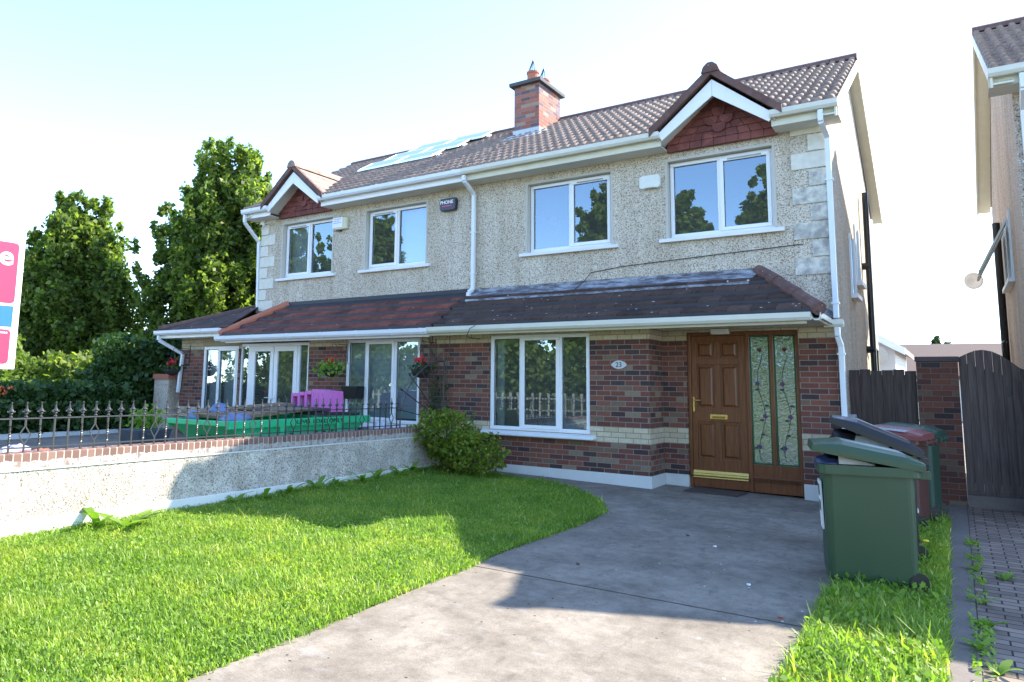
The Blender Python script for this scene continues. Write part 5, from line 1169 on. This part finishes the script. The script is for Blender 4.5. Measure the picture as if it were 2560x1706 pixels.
# ------------------------------------------------------------------ far houses
def far_house(label, x0, x1, y0, y1, h, ridge, wm, rm_, axis='x', loc=None, dish=False):
    t = thing('house', label, 'house', ((x0+x1)/2, (y0+y1)/2, 0))
    if axis == 'y':    # gable faces the camera
        xm = (x0+x1)/2
        MB().prism([(x0, 0), (x1, 0), (x1, h), (xm, ridge), (x0, h)], y0, y1, 'y').build('wall', wm, t)
        MB().prism([(x0-.3, h-.2), (xm, ridge+.02), (x1+.3, h-.2), (x1+.3, h), (xm, ridge+.25), (x0-.3, h)], y0-.25, y1, 'y').build('roof', rm_, t)
        MB().prism([(x0-.32, h-.28), (xm, ridge-.08), (x1+.32, h-.28), (x1+.32, h-.02), (xm, ridge+.2), (x0-.32, h-.02)], y0-.3, y0-.26, 'y').build('barge_board', M_UPVC, t)
    else:
        ym = (y0+y1)/2
        MB().prism([(y0, 0), (y1, 0), (y1, h), (ym, ridge), (y0, h)], x0, x1, 'x').build('wall', wm, t)
        MB().prism([(y0-.3, h-.2), (ym, ridge+.02), (y1+.3, h-.2), (y1+.3, h), (ym, ridge+.25), (y0-.3, h)], x0-.2, x1+.2, 'x').build('roof', rm_, t)
    wn = MB(); k = 0
    for i in range(max(1, int((x1-x0)/2.4))):
        for z in (.9, 3.2):
            if z+1.1 > h: continue
            xx = x0+.8+i*2.4; f_ = MB().box(xx-.06, xx+1.16, y0-.05, y0-.005, z-.06, z+1.16).build('window', M_UPVC, t)
            MB().box(xx, xx+.52, y0-.06, y0-.052, z, z+1.1).box(xx+.58, xx+1.1, y0-.06, y0-.052, z, z+1.1).build('pane', M_INT, f_)
    return t
M_PALE = plain('pale_render', (.62, .58, .52), .9, .1, 1)
far_house('pale gabled house far behind, seen between the downpipes and the side fence', -3.4, 1.9, 19, 26, 3.0, 4.6, M_PALE, M_ROOF, 'y')
far_house('low brown-roofed house farthest away behind the brick pier', 1.0, 7, 34, 42, 2.3, 3.9, M_PALE, plain('far_brown_roof', (.12, .08, .065), .9), 'x')
far_house('pale house glimpsed through the two big trees', -30, -19, 13, 20, 4.6, 6.6, M_PALE, M_ROOF, 'x')
far_house('brown and white low house behind the left hedge, below the trees', -38, -27, 6, 12, 2.3, 3.4, plain('far_brick', (.16, .1, .08), .9), M_FDARK, 'x')
fd = thing('satellite_dish', 'round beige satellite dish on the far pale gabled house', 'satellite dish', (1.35, 18.6, 2.7))
MB().lathe([(.02, 0), (.2, .03), (.36, .1), (.35, .11), (.02, .015)], (0, 0, 0), 20).build('dish', plain('dish_beige', (.5, .45, .38), .6), fd, world=False, smooth=True).rotation_euler = (math.radians(95), 0, 0)
tree('small bluish tree far away behind the arched gate', gl(2.95, 48), 5.3, 1.5, 1.5, 60, 40, .22, M_HEDGE, None, seed=9, crad=.4)

# ------------------------------------------------------------------ shrubs and hedges
def shrub(name, label, cat, lobes, leaf, m, per=2600, group=None, stems=True, fill=.55):
    l0 = lobes[0]; t = thing(name, label, cat, (l0[0], l0[1], G(l0[0], l0[1])), 0, group)
    P = []
    for (x, y, z, rx, ry, rz_) in lobes:
        n = int(per*(rx*ry*rz_)**(2/3)*4); d = rand_unit(n); 
        bump_ = 1+.16*np.sin(d[:, 0]*7+x)*np.sin(d[:, 1]*8+y)+.12*np.sin(d[:, 2]*11)
        r = (1-fill*rng.random(n)**2)*bump_+rng.normal(size=n)*.04; P.append(np.array([x, y, z])+d*r[:, None]*np.array([rx, ry, rz_]))
    P = np.concatenate(P); P = P[P[:, 2] > G(l0[0], l0[1])+.03]
    leaves('foliage', P, leaf, m, t)
    if stems:
        s = MB(); gz0 = G(l0[0], l0[1])
        for (x, y, z, rx, ry, rz_) in lobes:
            for k in range(7): a_ = k*.9; s.tube([(x*.6+l0[0]*.4, y*.6+l0[1]*.4, gz0), (x+.3*rx*math.cos(a_), y+.3*ry*math.sin(a_), z), (x+.6*rx*math.cos(a_), y+.6*ry*math.sin(a_), z+.4*rz_)], [.012, .008, .003], 5)
        s.build('stem', M_BARK, t)
    return t
shrub('shrub', 'two-lobed rounded green shrub at the house end of the garden wall', 'shrub', [(-3.06, -1.33, .72, .55, .42, .38), (-2.42, -1.45, .45, .48, .40, .35), (-2.9, -1.3, .35, .3, .3, .3)], .038, M_SHRUB, 3200)
shrub('hedge', 'clipped dark green hedge along the far left boundary, behind the railing', 'hedge', [(-12.6, -7.8+1.1*k, .78, .62, .75, .66) for k in range(7)], .085, M_HEDGE, 1500)
shrub('shrub', 'tall dark ivy-covered shrub beside the left end of the house', 'shrub', [(-13.3, -.3, 1.35, 1.1, 1.1, 1.25), (-12.6, .5, 1.9, .9, .9, .8)], .10, M_HEDGE, 1300)
shrub('shrub', 'mid green shrub left of the dark ivy-covered shrub', 'shrub', [(-15.5, -.5, 1.1, 1.2, 1.1, 1.1), (-16.5, -1.2, .9, 1., 1., .9)], .11, M_TREE, 1100)
shrub('shrub', 'yellow-green laurel with broad bright leaves under the trees', 'shrub', [(-16.6, 1.2, 2.2, .8, .7, .6)], .2, M_LIGHTL, 300)
shrub('shrub', 'pale yellow-green willow bush below the estate agent board', 'shrub', [(-16.4, -2.0, 1.15, 1.05, .9, 1.0), (-17.6, -2.1, 1.6, 1.3, 1.0, 1.3), (-15.6, -2.4, .8, .8, .8, .7)], .08, M_LIGHTL, 1700)
shrub('shrub', 'orange flowered bush low in the left hedge', 'shrub', [(-11.95, -4.0, 1.22, .18, .25, .12)], .06, plain('orange_petals', (.6, .12, .03), .6), 300, stems=False)
ln = thing('railing', 'low black railing far left in front of the willow bush', 'railing', (-17, -3.6, 0))
r_ = MB().box(-21, -14.5, -3.61, -3.59, 1.35, 1.38).box(-21, -14.5, -3.61, -3.59, .5, .53); r_.build('rail', M_IRON, ln)
for i in range(33): x = -21+i*.2; MB().box(x, x+.02, -3.61, -3.59, .3, 1.52).build('railing_bar', M_IRON, ln)
tag(MB().box(-12.2, -12.05, -9.8, -.7, .1, .36).build('kerb_wall', M_REND, None), 'low concrete edging below the left hedge', 'kerb')
wp_ = thing('gate_pillar', 'pebbledashed pillar with brick top left of the extension', 'pillar', (-11.9, -.5, 0))
MB().box(-12.05, -11.5, -.6, -.3, -.1, 1.5).build('shaft', M_DASH, wp_); MB().box(-12.08, -11.47, -.63, -.27, 1.5, 1.62).build('coping', M_TERRA, wp_)

shrub('hedge', 'long tall hedge across the road, mirrored in the ground floor windows', 'hedge', [(-30+2.6*k, -21.5, 1.6+.25*math.sin(k*2.3), 1.7, 1.0, 1.9) for k in range(14)], .2, M_TREE, 260, stems=False)
M_PALEW = plain('pale_wood', (.30, .27, .22), .9)
pf = thing('picket_fence', 'pale picket fence across the road, mirrored in the ground floor windows', 'fence', (-14, -19.6, 0))
MB().box(-30, 2, -19.62, -19.6, .35, .42).box(-30, 2, -19.62, -19.6, .85, .92).build('fence_rail', M_PALEW, pf)
for i in range(80): MB().box(-30+i*.4, -29.88+i*.4, -19.6, -19.58, .1, 1.15).build('fence_picket', M_PALEW, pf)

# ------------------------------------------------------------------ grass
def inpoly(P, poly):
    x, y = P[:, 0], P[:, 1]; c_ = np.zeros(len(P), bool); j = len(poly)-1
    for i in range(len(poly)):
        xi, yi = poly[i]; xj, yj = poly[j]
        c_ ^= ((yi > y) != (yj > y)) & (x < (xj-xi)*(y-yi)/(yj-yi+1e-12)+xi); j = i
    return c_
def GV(P): return .07+.013*np.clip(P[:, 1], -14, 2)-.02*np.clip(P[:, 0], -12, 8)
def patchn(P, s=1.0): return np.sin(P[:, 0]*3.1*s+1.3*np.sin(P[:, 1]*2.3*s))*np.sin(P[:, 1]*2.7*s+1.7*np.sin(P[:, 0]*1.9*s))
def grass(name, poly, dens, h0, m, width=.0045, near=True, extra=None):
    xs, ys_ = [p[0] for p in poly], [p[1] for p in poly]; A = (max(xs)-min(xs))*(max(ys_)-min(ys_)); n = int(A*dens)
    P = np.stack([rng.uniform(min(xs), max(xs), n), rng.uniform(min(ys_), max(ys_), n)], 1); P = P[inpoly(P, poly)]; P = P+rng.normal(size=P.shape)*.014
    n = len(P); pn = patchn(P); h = h0*(.45+.8*rng.random(n))*(1+.35*pn)*(1+1.0*(rng.random(n) > .97))
    if extra is not None: h *= extra(P)
    a_ = rng.uniform(0, 2*PI, n); ln_ = rng.uniform(.2, .95, n)*h; dirv = np.stack([np.cos(a_), np.sin(a_), np.zeros(n)], 1); sd = np.stack([-np.sin(a_), np.cos(a_), np.zeros(n)], 1)*width*(.7+.8*rng.random(n))[:, None]
    b = np.stack([P[:, 0], P[:, 1], GV(P)+.003], 1); mid = b+dirv*(ln_*.3)[:, None]+np.array([0, 0, 1])*(h*.6)[:, None]; tip = b+dirv*ln_[:, None]+np.array([0, 0, 1])*(h*.95)[:, None]
    V = np.stack([b-sd, b+sd, mid+sd*.8, mid-sd*.8, tip+sd*.15, tip-sd*.15], 1).reshape(-1, 3); o = np.arange(n)[:, None]*6
    Fc = np.concatenate([o+np.array([0, 1, 2, 3]), o+np.array([3, 2, 4, 5])], 1).reshape(-1, 4)
    return tag(np_obj(name, V, Fc, m), kind='stuff')
lawn = [(-3.42, -9.6), (-3.42, -.98)]+[(x+.02, y-.01) for x, y in drive_edge[::-1]]
vis = [(-3.42, -8.2), (-3.42, -.98)]+[(x+.025*math.sin(i*2.2)+.02, y) for i, (x, y) in enumerate(drive_edge[::-1])]+[(.5, -9.2), (-.6, -9.2)]
wallx = lambda P: 1+.35*np.exp(-(P[:, 0]+3.42)/.15)+.8*np.exp(-np.clip(P[:, 0]-(-.0), -9, 0)**2*8)*0
o = grass('lawn_grass', vis, 8000, .042, M_GRASS, .0034, extra=wallx); o['label'] = 'green lawn grass of the front garden left of the driveway'; o['category'] = 'grass'
vr = [(2.73, -9.6), (2.76, -5.8), (2.72, -4.6), (2.80, -3.0), (2.95, -1.5), (3.0, -.4), (3.45, -.4), (3.5, -9.6)]
o = grass('verge_grass', vr, 8500, .066, M_GRASS, .0048); o['label'] = 'longer grass strip between the driveway and the paved path'; o['category'] = 'grass'
def cover(name, poly, n, size, m, hmin, hmax, label):
    xs, ys_ = [p[0] for p in poly], [p[1] for p in poly]; P = np.stack([rng.uniform(min(xs), max(xs), n), rng.uniform(min(ys_), max(ys_), n)], 1); P = P[inpoly(P, poly)]
    P = P[(patchn(P, 1.7)+rng.normal(size=len(P))*.5) > -.1]
    C_ = np.stack([P[:, 0], P[:, 1], GV(P)+rng.uniform(hmin, hmax, len(P))], 1); o = leaves(name, C_, size, m, None, 1.6, 1.3); tag(o, label, 'weeds', kind='stuff')
cover('clover', vis, 26000, .02, M_WEED, .02, .06, 'small clover leaves spread through the lawn')
cover('verge_weeds', vr, 5200, .032, M_WEED, .03, .11, 'leafy weeds mixed in the grass strip')
def rosette(name, label, x, y, n, L, m, cat='weed', group=None, lift=.5, flower=None, wl=.28):
    t = thing(name, label, cat, gl(x, y), 0, group); V, Fc = [], []
    for i in range(n):
        a_ = i*2.4+rng.random()*1.6; l_ = L*(.35+.8*rng.random()); w_ = l_*wl/2; e = lift*(.5+.9*rng.random()); d = np.array([math.cos(a_), math.sin(a_), 0]); s_ = np.array([-d[1], d[0], 0])
        rows = [(0, .2), (.3, .75), (.6, 1), (.85, .6), (1, .08)]; base = len(V)
        for q, ww in rows: c_ = d*q*l_*math.cos(e*(1-q*.6))+np.array([0, 0, q*l_*math.sin(e)*(1.25-.6*q)+.005]); V += [c_-s_*w_*ww, c_+np.array([0, 0, -.12*w_]), c_+s_*w_*ww]
        for k in range(4):
            for j in (0, 1): b_ = base+k*3+j; Fc.append((b_, b_+1, b_+4, b_+3))
    np_obj('leaf_rosette', V, Fc, m, t, smooth=True, world=False)
    if flower:
        MB().tube([(0, 0, 0), (.01, 0, flower[0]*.6), (.015, .01, flower[0])], .004, 6).build('stem', M_WEED, t, world=False)
        MB().blob((.015, .01, flower[0]+.01), (flower[1],)*3 if flower[3] else (flower[1], flower[1], flower[1]*.4), 1, 12, .15).build('flower_head', flower[2], t, world=False)
    return t
rosette('dock_weed', 'large broad-leaved dock weed on the lawn in front of the sunlit wall', -3.05, -6.55, 14, .36, M_WEED, lift=.7)
rosette('dock_weed', 'second dock weed with an upright stalk, close against the sunlit wall', -3.25, -6.75, 8, .30, M_WEED, lift=1.2)
for i in range(9):
    rosette('dandelion', 'toothed dandelion clump growing along the foot of the shaded garden wall', -3.30+.08*math.sin(i*3), -5.1+i*.42, 13, .25, M_WEED, 'weed', 'dandelions along the foot of the wall', .9)
for i, (x, y) in enumerate([(3.35, -3.0), (3.38, -4.3), (3.34, -5.6), (3.4, -6.4), (3.2, -2.2)]):
    rosette('dandelion', 'leafy weed clump on the grass strip beside the paved path', x, y, 13, .17, M_WEED, 'weed', 'weeds at the right edge of the grass strip', .7)
for i, (x, y) in enumerate([(3.66, -2.9), (3.68, -4.0), (3.70, -4.6), (3.64, -5.1), (3.72, -5.5), (3.67, -6.2), (3.85, -3.1)]):
    rosette('dandelion', 'small weed growing in the joint of the brick paving', x, y, 9, .12, M_WEED, 'weed', 'weeds in the paving joint', .8, wl=.4)
rosette('dandelion', 'dandelion with a white seed head on a tall stalk behind the nearest bin', 3.22, -2.75, 7, .14, M_WEED, flower=(.42, .034, plain('seed_fluff', (.6, .6, .58), .9), True))
rosette('dandelion', 'dandelion with a yellow flower behind the nearest bin', 3.30, -2.95, 7, .14, M_WEED, flower=(.20, .026, M_YELLOW, False))
cover('joint_weeds', [(3.60, -9.0), (3.72, -9.0), (3.72, -1.5), (3.60, -1.5)], 1500, .028, M_WEED, .01, .05, 'small weeds creeping along the joint between kerb and block paving')
# small litter on the concrete
for i, (x, y, c_) in enumerate([(1.65, -3.5, 0), (2.2, -4.6, 0), (2.55, -5.25, 1), (.9, -4.9, 2), (1.3, -3.2, 2)]):
    m_ = [M_WHITE, M_TERRA, M_BARK][c_]; lb_ = ['small white pebble lying on the driveway', 'orange leaf fragment on the driveway', 'curled dry brown leaf on the driveway'][c_]
    tag(MB().blob((x, y, G(x, y)+.008), (.018, .014, .008), i, 8, .5).build(['pebble', 'dry_leaf', 'dry_leaf'][c_], m_), lb_, ['pebble', 'leaf', 'leaf'][c_], 'bits scattered on the driveway')
